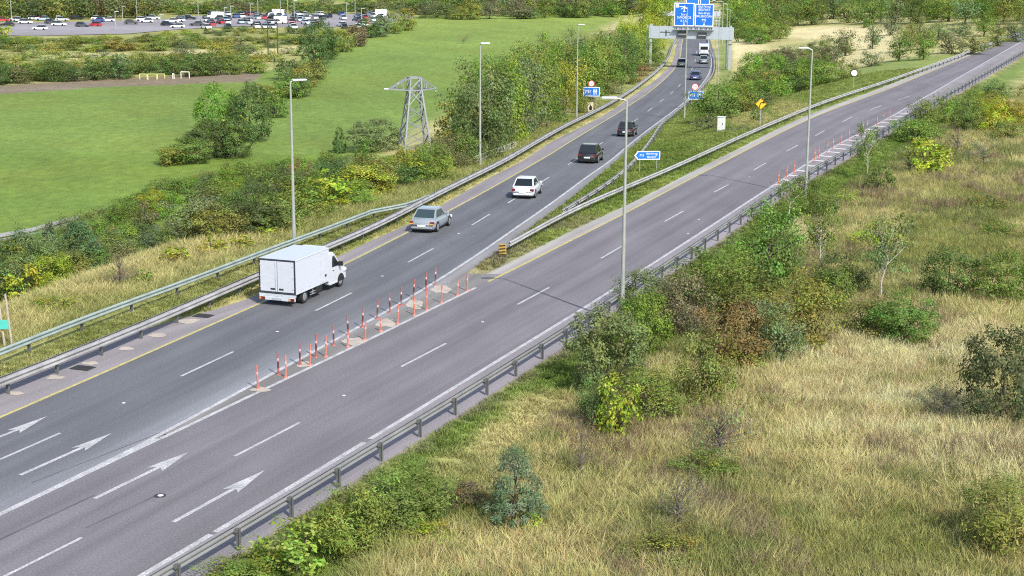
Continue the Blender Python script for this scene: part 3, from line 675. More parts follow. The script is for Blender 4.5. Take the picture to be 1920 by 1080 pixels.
# gantry -----------------------------------------------------------------
zg = -5.2
gA = onz(1219, 128, lambda Y: zg+.0*Y); gB = onz(1367, 132, lambda Y: zg+.0*Y)
ydir = (gB-gA); yaw = math.atan2(ydir[1], ydir[0]); SP = float(np.linalg.norm(ydir)); k = ppm((gA+gB)/2)
t = thing('sign_gantry', 'grey sign gantry spanning the motorway with two big blue direction signs', 'gantry', gA, yaw)
M_GAN = mat('gantry_pale_grey', (.36, .40, .42), .5, .2, noise=.08); M_GAND = mat('gantry_dark', (.05, .05, .055), .6); M_PANEL = mat('gantry_cladding', (.38, .43, .47), .45, .1, noise=.06)
hz = lambda py, base=130: (base-py)/k
for x, nm in ((0, 'left'), (SP, 'right')):
    b = MB(); b.box(x-.22,x+.22,-.22,.22,-.3,hz(48),c=.03); lg = b.obj('leg', M_GAN, t)
    MB().box(x-.26,x+.26,-.26,.26,hz(83),hz(81.5)).obj('collar', M_GAND, lg)
    b = MB(); b.box(x-.85,x-.6,.4,.65,-.3,hz(50)); b.obj('rear_leg', M_GAN, t)
    MB().box(x-.6,x-.22,-.05,.5,.8,1.0).obj('brace', M_GAN, lg)
b = MB(); b.box(-.3,SP+.6,-.35,.35,hz(73.5),hz(51)); b.obj('beam', M_PANEL, t)
nb = 9
for i in range(nb+1):
    x = SP*i/nb; MB().box(x-.05,x+.05,-.375,-.35,hz(73),hz(51.5)).obj('joint_strip', M_GAN, t)
for x0, x1, y0, y1, lines in ((1262.5,1300.5,7,50,[('✈',.0,0,0)]),(1301.5,1336.5,8.5,50,[])):
    a0, a1 = (x0-1219)/k, (x1-1219)/k; z0, z1 = hz(y1), hz(y0)
    g = MB().box(a0,a1,-.62,-.52,z0,z1,c=.02).obj('sign_panel', M_BLUE, t)
    frame(MB(), a0+.02,a1-.02,z0+.02,z1-.02,.16,-.632,-.6215).obj('border', M_SWHITE, g)
    xm = (a0+a1)/2; hh = z1-z0
    if x0 < 1300:
        pl = MB(); zc = z0+hh*.74; c = xm; Y0, Y1 = -.636, -.626
        pl.prism([(c-.09,zc-.5),(c+.09,zc-.5),(c+.1,zc+.42),(c,zc+.58),(c-.1,zc+.42)], 'y', Y0, Y1); pl.prism([(c-.62,zc-.12),(c-.1,zc+.18),(c+.1,zc+.18),(c+.62,zc-.12),(c+.62,zc-.02),(c+.1,zc+.34),(c-.1,zc+.34),(c-.62,zc-.02)], 'y', Y0-.004, Y1); pl.prism([(c-.28,zc-.52),(c+.28,zc-.52),(c+.05,zc-.32),(c-.05,zc-.32)], 'y', Y0-.002, Y1)
        pl.obj('aeroplane_symbol', M_SWHITE, g)
        MB().box(a0+.3,a0+.85,-.634,-.624,z1-.85,z1-.3).obj('junction_box', M_SWHITE, g); text('3', .5, g, a0+.575, z1-.575, -.64, M_BLUE)
        for s, zz in (('Sord', .5), ('SWORDS', .365), ('R132', .22)): text(s, .62, g, xm, z0+hh*zz, -.634)
    else:
        for s, zz in (('Béal Feirste', .88), ('BELFAST', .74), ('Baile Brigín', .59), ('BALBRIGGAN', .45), ('M1', .28)):
            o = text(s, .58 if len(s) > 4 else .7, g, xm, z0+hh*zz, -.634); o.scale = (.82 if len(s) > 8 else 1, 1, 1)
    arrow_down(g, xm, z0+hh*.1, .36, -.634)
    bb = MB()
    for s in (.2,.5,.8): bb.box(a0+(a1-a0)*s-.06,a0+(a1-a0)*s+.06,-.52,-.35,z0,hz(52))
    bb.obj('bracket', M_GAN, g)
    # walkway with railing under the sign
    wk = MB(); wk.box(a0-.1,a1+.1,-1.2,-.36,hz(56.5),hz(55.8)); wk = wk.obj('walkway', M_GAN, t)
    rb = MB()
    for i in range(13): rb.box(a0+(a1-a0)*i/12-.09,a0+(a1-a0)*i/12+.09,-1.2,-1.16,hz(55.5),hz(52)) if i % 3 else None
    rb.obj('grating', M_GAND, wk)
for x0, x1, y0, y1 in ((1270.5,1287,59.5,70),(1308,1324,61,71.5)):
    a0, a1 = (x0-1219)/k, (x1-1219)/k
    g = MB().box(a0,a1,-.75,-.36,hz(y1),hz(y0),c=.03).obj('message_panel', M_GAND, t); MB().box(a0+.1,a1-.1,-.765,-.752,hz((y0+y1)/2)-.06,hz((y0+y1)/2)+.06).obj('divider', M_GAN, g)
b = MB(); b.box((1237-1219)/k,(1256-1219)/k,-.40,-.35,hz(62.5),hz(61)); b.box((1247-1219)/k,(1249-1219)/k,-.4,-.35,hz(69),hz(58)); b.obj('bracket_arm', M_GAND, t)
# second gantry further on
p2 = onz(1300, 60, lambda Y: zg+0*Y); k2 = ppm(p2); zb = (60-19)/k2
t = thing('sign_gantry', 'second gantry far behind, its blue signs just above the nearer one', 'gantry', p2)
for x in (-8., 6.5): MB().box(x-.2,x+.2,-.2,.2,-.3,zb).obj('leg', M_GAN, t)
MB().box(-8.2,6.7,-.3,.3,zb-1.6,zb-.4).obj('beam', M_PANEL, t)
for a0, a1 in ((-2.2,1.2),(1.4,3.9)):
    g = MB().box(a0,a1,-.5,-.4,zb-.9,zb+3.2,c=.02).obj('sign_panel', M_BLUE, t); frame(MB(), a0+.05,a1-.05,zb-.85,zb+3.15,.16,-.512,-.5015).obj('border', M_SWHITE, g)
    text('M1', .9, g, (a0+a1)/2, zb+.4, -.515); MB().box(a0+.5,a1-.5,-.512,-.5015,zb+1.2,zb+1.5).obj('bar', M_SWHITE, g)

# ------------------------------------------------------------------ pylon
M_PYL = mat('pylon_galvanised', (.25, .27, .28), .5, .3, noise=.12)
p = at(778, 292); k = ppm(p); t = thing('lattice_pylon', 'short grey lattice power pylon with triangular crossarms in the green field', 'pylon', p, math.radians(17))
H = (292-146)/k; ARM = (292-169)/k
PK = .70
def half(z): return PK*(1.95-(1.95-.78)*min(z, ARM)/ARM)
R_ = .10
lv = [0]+[ARM*f for f in (.17,.36,.56,.77,1.)]
corners = ((-1,-1),(1,-1),(1,1),(-1,1))
for cx, cy in corners:
    b = MB(); b.bar_((cx*half(0),cy*half(0),-.2),(cx*half(ARM),cy*half(ARM),ARM),.15); b.bar_((cx*half(ARM),cy*half(ARM),ARM),(cx*.5,cy*.5,H),.14); b.obj('leg', M_PYL, t)
for f in range(4):
    c0, c1 = corners[f], corners[(f+1) % 4]; b = MB()
    for i in range(len(lv)-1):
        z0, z1 = lv[i], lv[i+1]; h0, h1 = half(z0), half(z1)
        if (i+f) % 2: b.bar_((c0[0]*h0,c0[1]*h0,z0),(c1[0]*h1,c1[1]*h1,z1),.085)
        b.bar_((c1[0]*h0,c1[1]*h0,z0),(c0[0]*h1,c0[1]*h1,z1),.10) if not (i+f) % 2 else None
        b.bar_((c1[0]*h0*.99,c1[1]*h0*.99,z0),(c0[0]*h1*.99,c0[1]*h1*.99,z1),.06); b.bar_((c0[0]*h0*.99,c0[1]*h0*.99,z0),(c1[0]*h1*.99,c1[1]*h1*.99,z1),.06)
    b.bar_((c0[0]*half(ARM),c0[1]*half(ARM),ARM),(c1[0]*half(ARM),c1[1]*half(ARM),ARM),.13)
    b.bar_((c0[0]*.5,c0[1]*.5,H),(c1[0]*.5,c1[1]*.5,H),.13); b.bar_((c0[0]*half(ARM),c0[1]*half(ARM),ARM),(c1[0]*.5,c1[1]*.5,H),.08)
    b.obj('bracing', M_PYL, t)
for s, Ln in ((-1, 2.35), (1, 1.95)):
    b = MB()
    for cy in (-.52, .52):
        b.bar_((s*.52,cy,ARM),(s*Ln,cy*.15,ARM+.12),.12); b.bar_((s*.5,cy,H),(s*Ln,cy*.15,ARM+.15),.12)
        for f in (.35,.68): b.bar_((s*(.52+(Ln-.52)*f),cy*(1-f*.85),ARM+.1),(s*(.5+(Ln-.5)*f),cy*(1-f*.85),H+(ARM+.15-H)*f),.06)
    b.bar_((s*1.,-.4,ARM+.05),(s*1.,.4,ARM+.05),.06); b.bar_((s*Ln,-.2,ARM+.12),(s*Ln,.2,ARM+.12),.14); b.obj('crossarm', M_PYL, t)
M_INS = mat('insulator_glaze', (.42,.45,.46), .25)
for a_, b_, r_ in (((-2.35,0,ARM+.1),(-2.9,-.1,ARM+.15),.09),((-2.0,0,ARM+.1),(-1.5,-.2,ARM+.7),.07),((1.95,0,ARM+.1),(2.0,0,ARM-.2),.07)):
    MB().tube(a_, b_, r_, r_, 8).obj('insulator', M_INS, t)

# ------------------------------------------------------------------ railing, goals, culvert wall
M_RAIL = mat('railing_grey', (.50, .49, .45), .6, .2)
pa, pb_ = at(888, 314), at(967, 284); L = float(np.linalg.norm((pb_-pa)[:2])); k = ppm(pa)
t = thing('railing', 'grey guard railing beside the lamp post left of the motorway', 'railing', pa, math.atan2(*(pb_-pa)[1::-1]))
dz = pb_[2]-pa[2]; hR = 20/k
for i in range(8): MB().tube((L*i/7,0,dz*i/7-.1),(L*i/7,0,dz*i/7+hR),.035,.035,6).obj('post', M_RAIL, t)
for f in (1., .5): MB().tube((0,0,hR*f),(L,0,dz+hR*f),.032,.032,6).obj('rail', M_RAIL, t)
b = MB()
for i in range(56): b.tube((L*i/56,0,dz*i/56+.08),(L*i/56,0,dz*i/56+hR),.008,.008,3)
b.obj('bars', M_RAIL, t)
M_GOALW = mat('goal_white', (.62, .62, .52), .5); M_GOALY = mat('goal_yellow', (.50, .52, .18), .5)
for i, (x0, x1, yb, yt, m, lab) in enumerate([(262,276,149,139,M_GOALY,'small pale goal frame leftmost of the row on the earth bank'),(277.5,294,149,139,M_GOALY,'yellowish goal frame second in the row on the earth bank'),(295.5,309,148,139,M_GOALY,'yellowish goal frame third in the row on the earth bank'),(324,326.5,148,138,M_GOALW,'thin white upright frame standing alone right of the yellowish goals'),(339.5,355,147,135,M_GOALW,'white goal frame rightmost of the row on the earth bank')]):
    p = at((x0+x1)/2, yb); k = ppm(p); t = thing('goal_frame', lab, 'goal', p, group='goal frames beside the field'); h = (x1-x0)/2/k; H = (yb-yt)/k
    for s in (-1, 1): MB().tube((s*h,0,-.1),(s*h,0,H),.09,.09,6).obj('upright', m, t)
    MB().tube((-h,0,H),(h,0,H),.09,.09,6).obj('crossbar', m, t)
    if h > 1: MB().tube((-h,0,H),(-h,1.2,0),.04,.04,5).tube((h,0,H),(h,1.2,0),.04,.04,5).obj('stay', m, t)
M_CULV = mat('grey_concrete', (.24, .25, .25), .9, noise=.15, scale=.8)
top = [at(*s) for s in ((-20,452),(62,437),(108,424),(150,413))]
o = thing('retaining_wall', 'pale grey concrete wall between the bright field and the shrubs at the left', 'wall', top[0])
V = []; F = []
for i, q in enumerate(top):
    q = q-top[0]; V += [q+np.array([0,0,.35]), q+np.array([.3,-.9,.35]), q+np.array([.3,-.9,-2.]), q+np.array([0,.02,-2.])]
for i in range(len(top)-1):
    for j in range(4): F.append((i*4+j, i*4+(j+1) % 4, (i+1)*4+(j+1) % 4, (i+1)*4+j))
F += [(0,1,2,3),(15,14,13,12)]
link('wall', mesh_np('wall', V, F, M_CULV), o)
V = [v+np.array([0,0,.0]) for v in V]
cpv = []; cf = []
for i, q in enumerate(top):
    q = q-top[0]; cpv += [q+np.array([-.08,.08,.49]), q+np.array([.38,-1.,.49]), q+np.array([.38,-1.,.353]), q+np.array([-.08,.08,.353])]
for i in range(len(top)-1):
    for j in range(4): cf.append((i*4+j, i*4+(j+1) % 4, (i+1)*4+(j+1) % 4, (i+1)*4+j))
link('coping', mesh_np('coping', cpv, cf+[(0,1,2,3),(15,14,13,12)], mat('coping_concrete', (.28,.28,.27), .9)), o)

# ------------------------------------------------------------------ vehicles
M_GLASS = mat('car_glass', (.012, .016, .018), .08, noise=.02, spec=.6)
M_GLASSL = mat('car_glass_bluish', (.03, .05, .055), .1, noise=.02, spec=.7)
M_TYRE = mat('tyre', (.018, .018, .019), .85); M_RIM = mat('alloy_rim', (.45, .46, .47), .35, .7)
M_TRIM = mat('dark_trim', (.02, .02, .022), .6); M_TAIL = mat('tail_light_red', (.13, .012, .012), .25); M_AMBERL = mat('indicator_amber', (.55, .30, .05), .3)
M_HLIGHT = mat('headlight_clear', (.6, .62, .64), .2); M_PLATE = mat('number_plate', (.75, .75, .72), .5)
def paintm(name, c, rough=.32): return mat(name, c, rough, 0, noise=.03, scale=.8, coat=.6, spec=.5)
def loft(rings, closed=True):
    n = len(rings[0]); V = [v for r in rings for v in r]; F = []
    for i in range(len(rings)-1):
        for j in range(n if closed else n-1): F.append((i*n+j, i*n+(j+1) % n, (i+1)*n+(j+1) % n, (i+1)*n+j))
    F.append(tuple(range(n-1, -1, -1))); F.append(tuple((len(rings)-1)*n+j for j in range(n)))
    return V, F
def car(label, paint, L=4.2, W=1.72, H=1.46, style='hatch', glass=None, loc=(0,0,0), heading=0., amber=False, group='vehicles driving on the motorway', name='car', cat='car', roofm=None, rails=False, rz=None, pitch=0.):
    """local axes: +y forward, origin at the rear right ground corner"""
    glass = glass or M_GLASS
    t = thing(name, label, cat, loc, -math.radians(heading), group); t.rotation_euler = (pitch, 0, -math.radians(heading))
    hb = H*.60 if style != 'suv' else H*.60; cx = -W/2; hw = W/2
    ck = {'hatch': (.10,.22,.30,.52,.70), 'sedan': (.17,.17,.33,.55,.72), 'suv': (.06,.20,.28,.56,.72)}[style]
    # lower body: sections along y
    st = [(0.0,.80,hb*.72),(.03,.93,hb*.90),(.10,.985,hb*.985),(.25,1.,hb),(.5,1.,hb*.985),(.68,1.,hb*.97),(.80,.985,hb*.90),(.93,.93,hb*.80),(.985,.83,hb*.68),(1.,.72,hb*.55)]
    rings = []
    for f, wf, zt in st:
        w_ = hw*wf; zb = .20 if .02 < f < .98 else .32; y = L*f
        rings.append([(cx-w_*.93,y,zb),(cx-w_,y,zb+.18),(cx-w_,y,zt*.72),(cx-w_*.965,y,zt*.93),(cx-w_*.86,y,zt),(cx,y,zt+.025),(cx+w_*.86,y,zt),(cx+w_*.965,y,zt*.93),(cx+w_,y,zt*.72),(cx+w_,y,zb+.18),(cx+w_*.93,y,zb)])
    V, F = loft(rings); mb = MB(); mb.add(V, F); mb.obj('body', paint, t, smooth=True)
    y0, y1, y2, y3, y4 = [L*c for c in ck]   # rear base, (unused), roof rear, roof front, screen base
    yr0, yr1, yf1, yf0 = L*ck[0], L*ck[1]+.1*(style != 'sedan')-.08, L*ck[3], L*ck[4]
    if style == 'hatch': yr0, yr1 = L*.045, L*.23
    if style == 'suv': yr0, yr1 = L*.035, L*.12
    if style == 'sedan': yr0, yr1 = L*.10, L*.27
    wb, wt, zt = hw*.93, hw*.74, H-.05
    def quad(a, b, c, d, m, nm, push):
        A = [Vector(q) for q in (a, b, c, d)]; nrm = (A[1]-A[0]).cross(A[3]-A[0]).normalized()
        o = MB(); o.add([(q+nrm*push)[:] for q in A]+[(q-nrm*.02)[:] for q in A], [(0,1,2,3),(7,6,5,4),(0,4,5,1),(1,5,6,2),(2,6,7,3),(3,7,4,0)]); return o.obj(nm, m, t)
    # cabin shell in body colour, then panes proud of it
    B = [(cx-wb,yr0,hb*.96),(cx+wb,yr0,hb*.96),(cx+wb,yf0,hb*.94),(cx-wb,yf0,hb*.94)]; T = [(cx-wt,yr1,zt),(cx+wt,yr1,zt),(cx+wt,yf1,zt),(cx-wt,yf1,zt)]
    rr = .07; rings = [B, T, [(cx-wt+rr,yr1+.12,H),(cx+wt-rr,yr1+.12,H),(cx+wt-rr,yf1-.2,H),(cx-wt+rr,yf1-.2,H)]]
    V, F = loft(rings); mb = MB(); mb.add(V, F); mb.obj('cabin', paint, t)
    if roofm is not None: MB().box(cx-wt+rr,cx+wt-rr,yr1+.12,yf1-.2,H+.002,H+.012).obj('roof', roofm, t)
    lerp = lambda p, q, f: tuple(p[i]+(q[i]-p[i])*f for i in range(3))
    def pane(b0, b1, t0, t1, u0, u1, v0, v1, nm):
        A = lerp(lerp(b0, b1, u0), lerp(t0, t1, u0), v0); Bq = lerp(lerp(b0, b1, u1), lerp(t0, t1, u1), v0); C = lerp(lerp(b0, b1, u1), lerp(t0, t1, u1), v1); D = lerp(lerp(b0, b1, u0), lerp(t0, t1, u0), v1)
        quad(A, Bq, C, D, glass, nm, .012)
    pane(B[0], B[1], T[0], T[1], .06, .94, .12, .93, 'rear_window')
    pane(B[2], B[3], T[2], T[3], .06, .94, .10, .94, 'windscreen')
    for b0, b1, t0, t1 in ((B[1], B[2], T[1], T[2]), (B[3], B[0], T[3], T[0])):
        for u0, u1 in (((.10,.34),(.37,.62),(.65,.86)) if b0 is B[1] else ((.14,.35),(.38,.63),(.66,.90))): pane(b0, b1, t0, t1, u0, u1, .16, .88, 'side_window')
    rw = .31 if style != 'suv' else .36
    for yy in (L*.19, L*.81):
        for s in (-1, 1):
            x = cx+s*(hw-.10)
            wh = MB().tube((x-s*.12,yy,rw),(x+s*.115,yy,rw),rw,rw,18).obj('wheel', M_TYRE, t)
            MB().tube((x+s*.116,yy,rw),(x+s*.125,yy,rw),rw*.68,rw*.60,14).obj('rim', M_RIM, wh)
            n = 14; V = [(x+s*.103,yy+(rw*1.2)*math.cos(math.pi*i/n),rw+(rw*1.2)*math.sin(math.pi*i/n)) for i in range(n+1)]+[(x+s*.103,yy+(rw*.9)*math.cos(math.pi*i/n),rw+(rw*.9)*math.sin(math.pi*i/n)) for i in range(n+1)]
            link('wheel_arch', mesh_np('wheel_arch', V, [(i, i+1, n+2+i, n+1+i) for i in range(n)], M_TRIM), t)
        MB().box(cx-hw+.03,cx+hw-.03,yy-rw*1.12,yy+rw*1.12,.2,rw+.28).obj('wheel_well', M_TRIM, t) if False else None
    for s in (-1, 1):
        x = cx+s*hw*.80; MB().box(x-.13,x+.13,-.015,.20,hb*.64,hb*.84,c=.03).obj('tail_light', M_TAIL, t)
        if amber: MB().box(x-.13,x+.13,-.025,.0,hb*.62,hb*.72,c=.01).obj('indicator', M_AMBERL, t)
        MB().box(x-.14,x+.14,L-.22,L-.02,hb*.55,hb*.72,c=.03).obj('headlight', M_HLIGHT, t)
        MB().box(cx+s*(hw+.08)-.09,cx+s*(hw+.08)+.09,yf0-.35,yf0-.22,hb*1.0,hb*1.18,c=.03).obj('wing_mirror', paint, t)
    MB().box(cx-hw*.82,cx+hw*.82,-.05,.12,.26,hb*.45,c=.04).obj('bumper', paint, t)
    MB().box(cx-hw*.8,cx+hw*.8,-.045,.1,.2,.262).obj('valance', M_TRIM, t)
    MB().box(cx-.26,cx+.26,-.058,-.02,hb*.48,hb*.60).obj('number_plate', M_PLATE, t)
    if rails:
        for s in (-1, 1): MB().tube((cx+s*wt*.92,yr1+.2,H+.02),(cx+s*wt*.92,yf1-.3,H+.02),.022,.022,6).obj('roof_rail', M_RIM, t)
    return t
P_SIL = paintm('silver_paint', (.215, .25, .275), .3); P_WHT = paintm('white_paint', (.50, .53, .56)); P_BLK = paintm('black_paint', (.012, .012, .014), .28); P_DGY = paintm('charcoal_paint', (.022, .021, .028), .3)
P_BLU = paintm('blue_paint', (.05, .075, .17)); P_GRN = paintm('grey_green_paint', (.20, .24, .20)); P_TEAL = paintm('grey_teal_paint', (.16, .21, .22)); P_RED = paintm('red_paint', (.40, .03, .035))
def vloc(px, py): return onz(px, py, zL)+np.array([0,0,.006])
slope = lambda Y: math.atan(float(zL(Y+3)-zL(Y-3))/6)
for (px, py), kw in [((814,438.5), dict(label='silver hatchback driving close to the yellow line behind the box truck', paint=P_SIL, L=3.95, W=1.66, H=1.42, style='sedan', glass=M_GLASSL, heading=15, amber=True)),
    ((1001,374), dict(label='white hatchback with black rear window straddling the lane line', paint=P_WHT, L=4.1, W=1.66, H=1.44, style='hatch', heading=10)),
    ((1119,307.5), dict(label='black estate car with roof rails, second from the near lamp post top', paint=P_BLK, L=4.2, W=1.74, H=1.6, style='suv', heading=12, rails=True)),
    ((1187,257), dict(label='charcoal car partly hidden by the near lamp post', paint=P_DGY, L=4.3, W=1.72, H=1.55, style='suv', heading=11)),
    ((1313,151), dict(label='blue car above the red ringed speed sign', paint=P_BLU, L=4.2, W=1.8, H=1.45, style='hatch', heading=10)),
    ((1287,126), dict(label='grey green car on the left lane just before the gantry', paint=P_GRN, L=4.2, W=1.8, H=1.5, style='suv', heading=9)),
    ((1328,120), dict(label='grey teal car right behind the white van', paint=P_TEAL, L=4.1, W=1.72, H=1.5, style='hatch', heading=6))]:
    v = vloc(px, py); car(loc=v, pitch=slope(v[1]), **kw)
# white panel van ahead, near the gantry
v = vloc(1329, 105.5); t = thing('van', 'white van in the right lane passing under the gantry', 'van', v, -math.radians(5), 'vehicles driving on the motorway')
W, L, H = 1.95, 5.6, 2.35
prof = [(0,.35),(0,1.1),(.06,H-.12),(.25,H),(L-1.6,H),(L-.95,H*.62),(L-.1,H*.45),(L,.75),(L-.05,.35)]
MB().prism(prof, 'x', -W, 0).obj('body', P_WHT, t); MB().box(-W*.88,-W*.12,-.02,.0,H*.55,H*.82,c=.008).obj('rear_window', M_GLASS, t); MB().box(-W*.5-.01,-W*.5+.01,-.015,0,.5,H-.15).obj('door_seam', M_TRIM, t)
MB().box(-W*.95,-W*.05,-.06,.1,.3,.55,c=.03).obj('bumper', M_TRIM, t)
for s in (-W*.93, -W*.07): MB().box(s-.07,s+.07,-.02,.04,.8,1.3,c=.02).obj('tail_light', M_TAIL, t)
for yy in (1.1, L-1.2):
    for x in (-W+.1, -.1):
        wh = MB().tube((x-.11,yy,.34),(x+.11,yy,.34),.34,.34,14).obj('wheel', M_TYRE, t); MB().tube((x+.112,yy,.34),(x+.118,yy,.34),.2,.18,12).obj('rim', M_RIM, wh)
# the box truck
M_BOX = mat('box_white', (.47, .505, .56), .35, noise=.03, scale=.7); M_DOOR = mat('door_grey_white', (.47, .50, .55), .4, noise=.05); M_SEAL = mat('dark_frame', (.03, .035, .045), .5)
M_SEAM = mat('seam_grey', (.42, .46, .48), .5)
v = vloc(555, 577); t = thing('box_truck', 'white refrigerated box truck with twin rear doors in the left lane', 'truck', v, -math.radians(20), 'vehicles driving on the motorway')
W, H0, H1, LB_ = 2.04, .62, 2.36, 3.72
MB().box(-W,0,0.03,LB_,H0,H1,c=.025).obj('box_body', M_BOX, t)
MB().box(-W+.03,-.03,.06,LB_-.03,H1+.001,H1+.012).obj('roof', mat('box_roof', (.42,.45,.51), .35, noise=.02), t)
fr = frame(MB(), -W, 0, H0, H1, .085, .0, .028); fr.obj('door_frame', M_SEAL, t)
for x0, x1 in ((-W+.09,-W/2-.012),(-W/2+.012,-.09)):
    d = MB().box(x0,x1,-.012,.026,H0+.10,H1-.10,c=.006).obj('rear_door', M_DOOR, t)
    for z in (H0+.3,(H0+H1)/2,H1-.3): MB().box((x0-.02) if x0 < -1.5 else x1-.06,(x0+.06) if x0 < -1.5 else x1+.02,-.03,-.013,z-.03,z+.03).obj('hinge', M_SEAM, d)
    xr = x1-.05 if x0 < -1.5 else x0+.05
    MB().tube((xr,-.03,H0+.12),(xr,-.03,H1-.12),.013,.013,6).obj('locking_bar', M_SEAM, d)
    xm = (x1-.22) if x0 < -1.5 else (x0+.22)
    MB().box(xm-.13,xm+.13,-.028,-.0125,H0+.19,H0+.28,c=.008).obj('handle', M_SEAL, d)
MB().box(-W,-.0,-.0,.06,H0-.14,H0-.02).obj('rear_sill', M_SEAM, t)
bm_ = MB().box(-W+.03,-.03,-.06,.06,.28,.47,c=.015).obj('bumper', M_BOX, t)
MB().box(-W/2-.27,-W/2+.27,-.075,-.06,.31,.42).obj('number_plate', mat('plate_grey', (.35,.38,.42), .5), t)
for x in (-W+.2, -.2):
    tl = MB().box(x-.16,x+.16,-.08,-.055,.30,.44,c=.01).obj('tail_light', M_TAIL, t)
    MB().box(x-.15,x-.05,-.087,-.081,.32,.42).obj('indicator', M_AMBERL, tl)
for z in (H1-.16, H0+.4): MB().box(-W-.012,-W,.05,.14,z,z+.08).obj('marker_light', M_AMBERL, t)
# side door and edge rails on the right side
fd = MB(); frame_y0, frame_y1 = LB_-1.05, LB_-.30
for y0, y1, z0, z1 in ((frame_y0,frame_y0+.025,H0+.05,H1-.16),(frame_y1-.025,frame_y1,H0+.05,H1-.16),(frame_y0+.025,frame_y1-.025,H1-.185,H1-.16),(frame_y0+.025,frame_y1-.025,H0+.05,H0+.075)): fd.box(.0,.012,y0,y1,z0,z1)
fd.obj('door_seal', M_SEAM, t)
sdp = MB().box(.0,.014,frame_y0+.03,frame_y1-.03,H0+.08,H1-.19).obj('side_door', M_DOOR, t); MB().box(.014,.04,frame_y1-.25,frame_y1-.08,H0+.32,H0+.44,c=.01).obj('handle', M_SEAL, sdp)
e = MB(); e.box(.0,.015,.05,LB_-.02,H1-.05,H1-.01); e.box(0,.015,.05,LB_-.02,H0+.005,H0+.04); e.obj('edge_rail', M_SEAM, t)
for y in (.55, 1.35): MB().box(.0,.008,y,y+.28,H0+.15,H0+.21).obj('logo_plate', M_SEAM, t)
MB().box(-W+.3,-.3,.3,LB_+1.2,.38,.62).obj('chassis', M_TRIM, t)
MB().box(-.28,-.02,2.25,2.95,.28,.62,c=.02).obj('fuel_tank', M_TRIM, t)
sk = MB(); sk.tube((-.06,1.65,.42),(-.06,2.2,.42),.03,.03,6); sk.tube((-.06,1.65,.3),(-.06,2.2,.3),.03,.03,6); sk.box(-.09,-.03,1.9,1.96,.28,.62); sk.obj('side_guard', M_RIM, t)
# cab
CL = 2.05; y0 = LB_+.08
cabp = [(y0,.38),(y0,1.95),(y0+.25,2.06),(y0+.62,2.0),(y0+1.32,1.32),(y0+CL-.12,1.02),(y0+CL,.75),(y0+CL,.40)]
Wc = 1.86; xc = -W/2
rings = []
for f, ww in ((-1,.95),(-.93,1),(.93,1),(1,.95)): pass
V = []; n = len(cabp)
for x, sc in ((xc-Wc/2,.96),(xc-Wc/2+.08,1.),(xc+Wc/2-.08,1.),(xc+Wc/2,.96)):
    ym = y0+CL/2
    V += [(x, ym+(u-ym)*sc if u > y0+.01 else u, .38+(h-.38)*(.97 if sc < 1 else 1)) for u, h in cabp]
F = [(i*n+j, i*n+(j+1) % n, (i+1)*n+(j+1) % n, (i+1)*n+j) for i in range(3) for j in range(n)]+[tuple(range(n-1,-1,-1)), tuple(3*n+j for j in range(n))]
MB().add(V, F).obj('cab', P_WHT, t)
for s in (-1, 1):
    x = xc+s*Wc/2
    MB().prism([(y0+.42,1.22),(y0+.46,1.78),(y0+.66,1.80),(y0+1.22,1.27),(y0+1.2,1.20)], 'x', x-.01, x+s*.012).obj('side_window', M_GLASS, t)
    MB().box(x-.005,x+.012 if s > 0 else x-.012,y0+.5,y0+.66,1.0,1.04).obj('door_handle', M_TRIM, t)
    MB().box(x+s*.05-.05,x+s*.05+.16*s+.05,y0+1.12,y0+1.22,1.18,1.42,c=.02).obj('wing_mirror', M_TRIM, t)
    MB().box(x-.07,x+.07,y0+CL-.3,y0+CL-.06,.78,.95,c=.03).obj('headlight', M_HLIGHT, t)
    MB().box(x-.06 if s > 0 else x-.02,x+.02 if s > 0 else x+.06,y0+.1,y0+1.0,.33,.40).obj('step', P_WHT, t)
wsn = MB().prism([(y0+.67,1.955),(y0+1.29,1.365),(y0+1.31,1.385),(y0+.69,1.985)], 'x', xc-Wc*.42, xc+Wc*.42); wsn.obj('windscreen', M_GLASS, t)
MB().box(xc-.62,xc+.62,y0-.06,y0+.32,H1-.42,H1-.02,c=.04).obj('refrigeration_unit', P_WHT, t); MB().box(xc+.621,xc+.632,y0,y0+.26,H1-.32,H1-.14).obj('vent', M_SEAL, t) if False else None
for yy, dual in ((1.05, True), (y0+1.42, False)):
    for x, s in ((-W+.16,-1),(-.16,1)):
        wd = .2 if dual else .11
        wh = MB().tube((x-wd*.8,yy,.33),(x+wd*.55 if s > 0 else x+wd*.8,yy,.33),.33,.33,20).obj('wheel', M_TYRE, t)
        xe = x+wd*.55 if s > 0 else x-wd*.8
        MB().tube((xe,yy,.33),(xe+s*.012,yy,.33),.2,.17,14).obj('rim', M_RIM, wh)
for s in (-1, 1): 
    x = xc+s*(Wc/2-.004); n = 14; yy = y0+1.42; R0 = .40
    V = [(x+s*.012,yy+R0*math.cos(math.pi*i/n),.33+R0*math.sin(math.pi*i/n)) for i in range(n+1)]+[(x+s*.012,yy,.33)]
    link('wheel_arch', mesh_np('wheel_arch', V, [(i, i+1, n+1) for i in range(n)], M_TRIM), t)

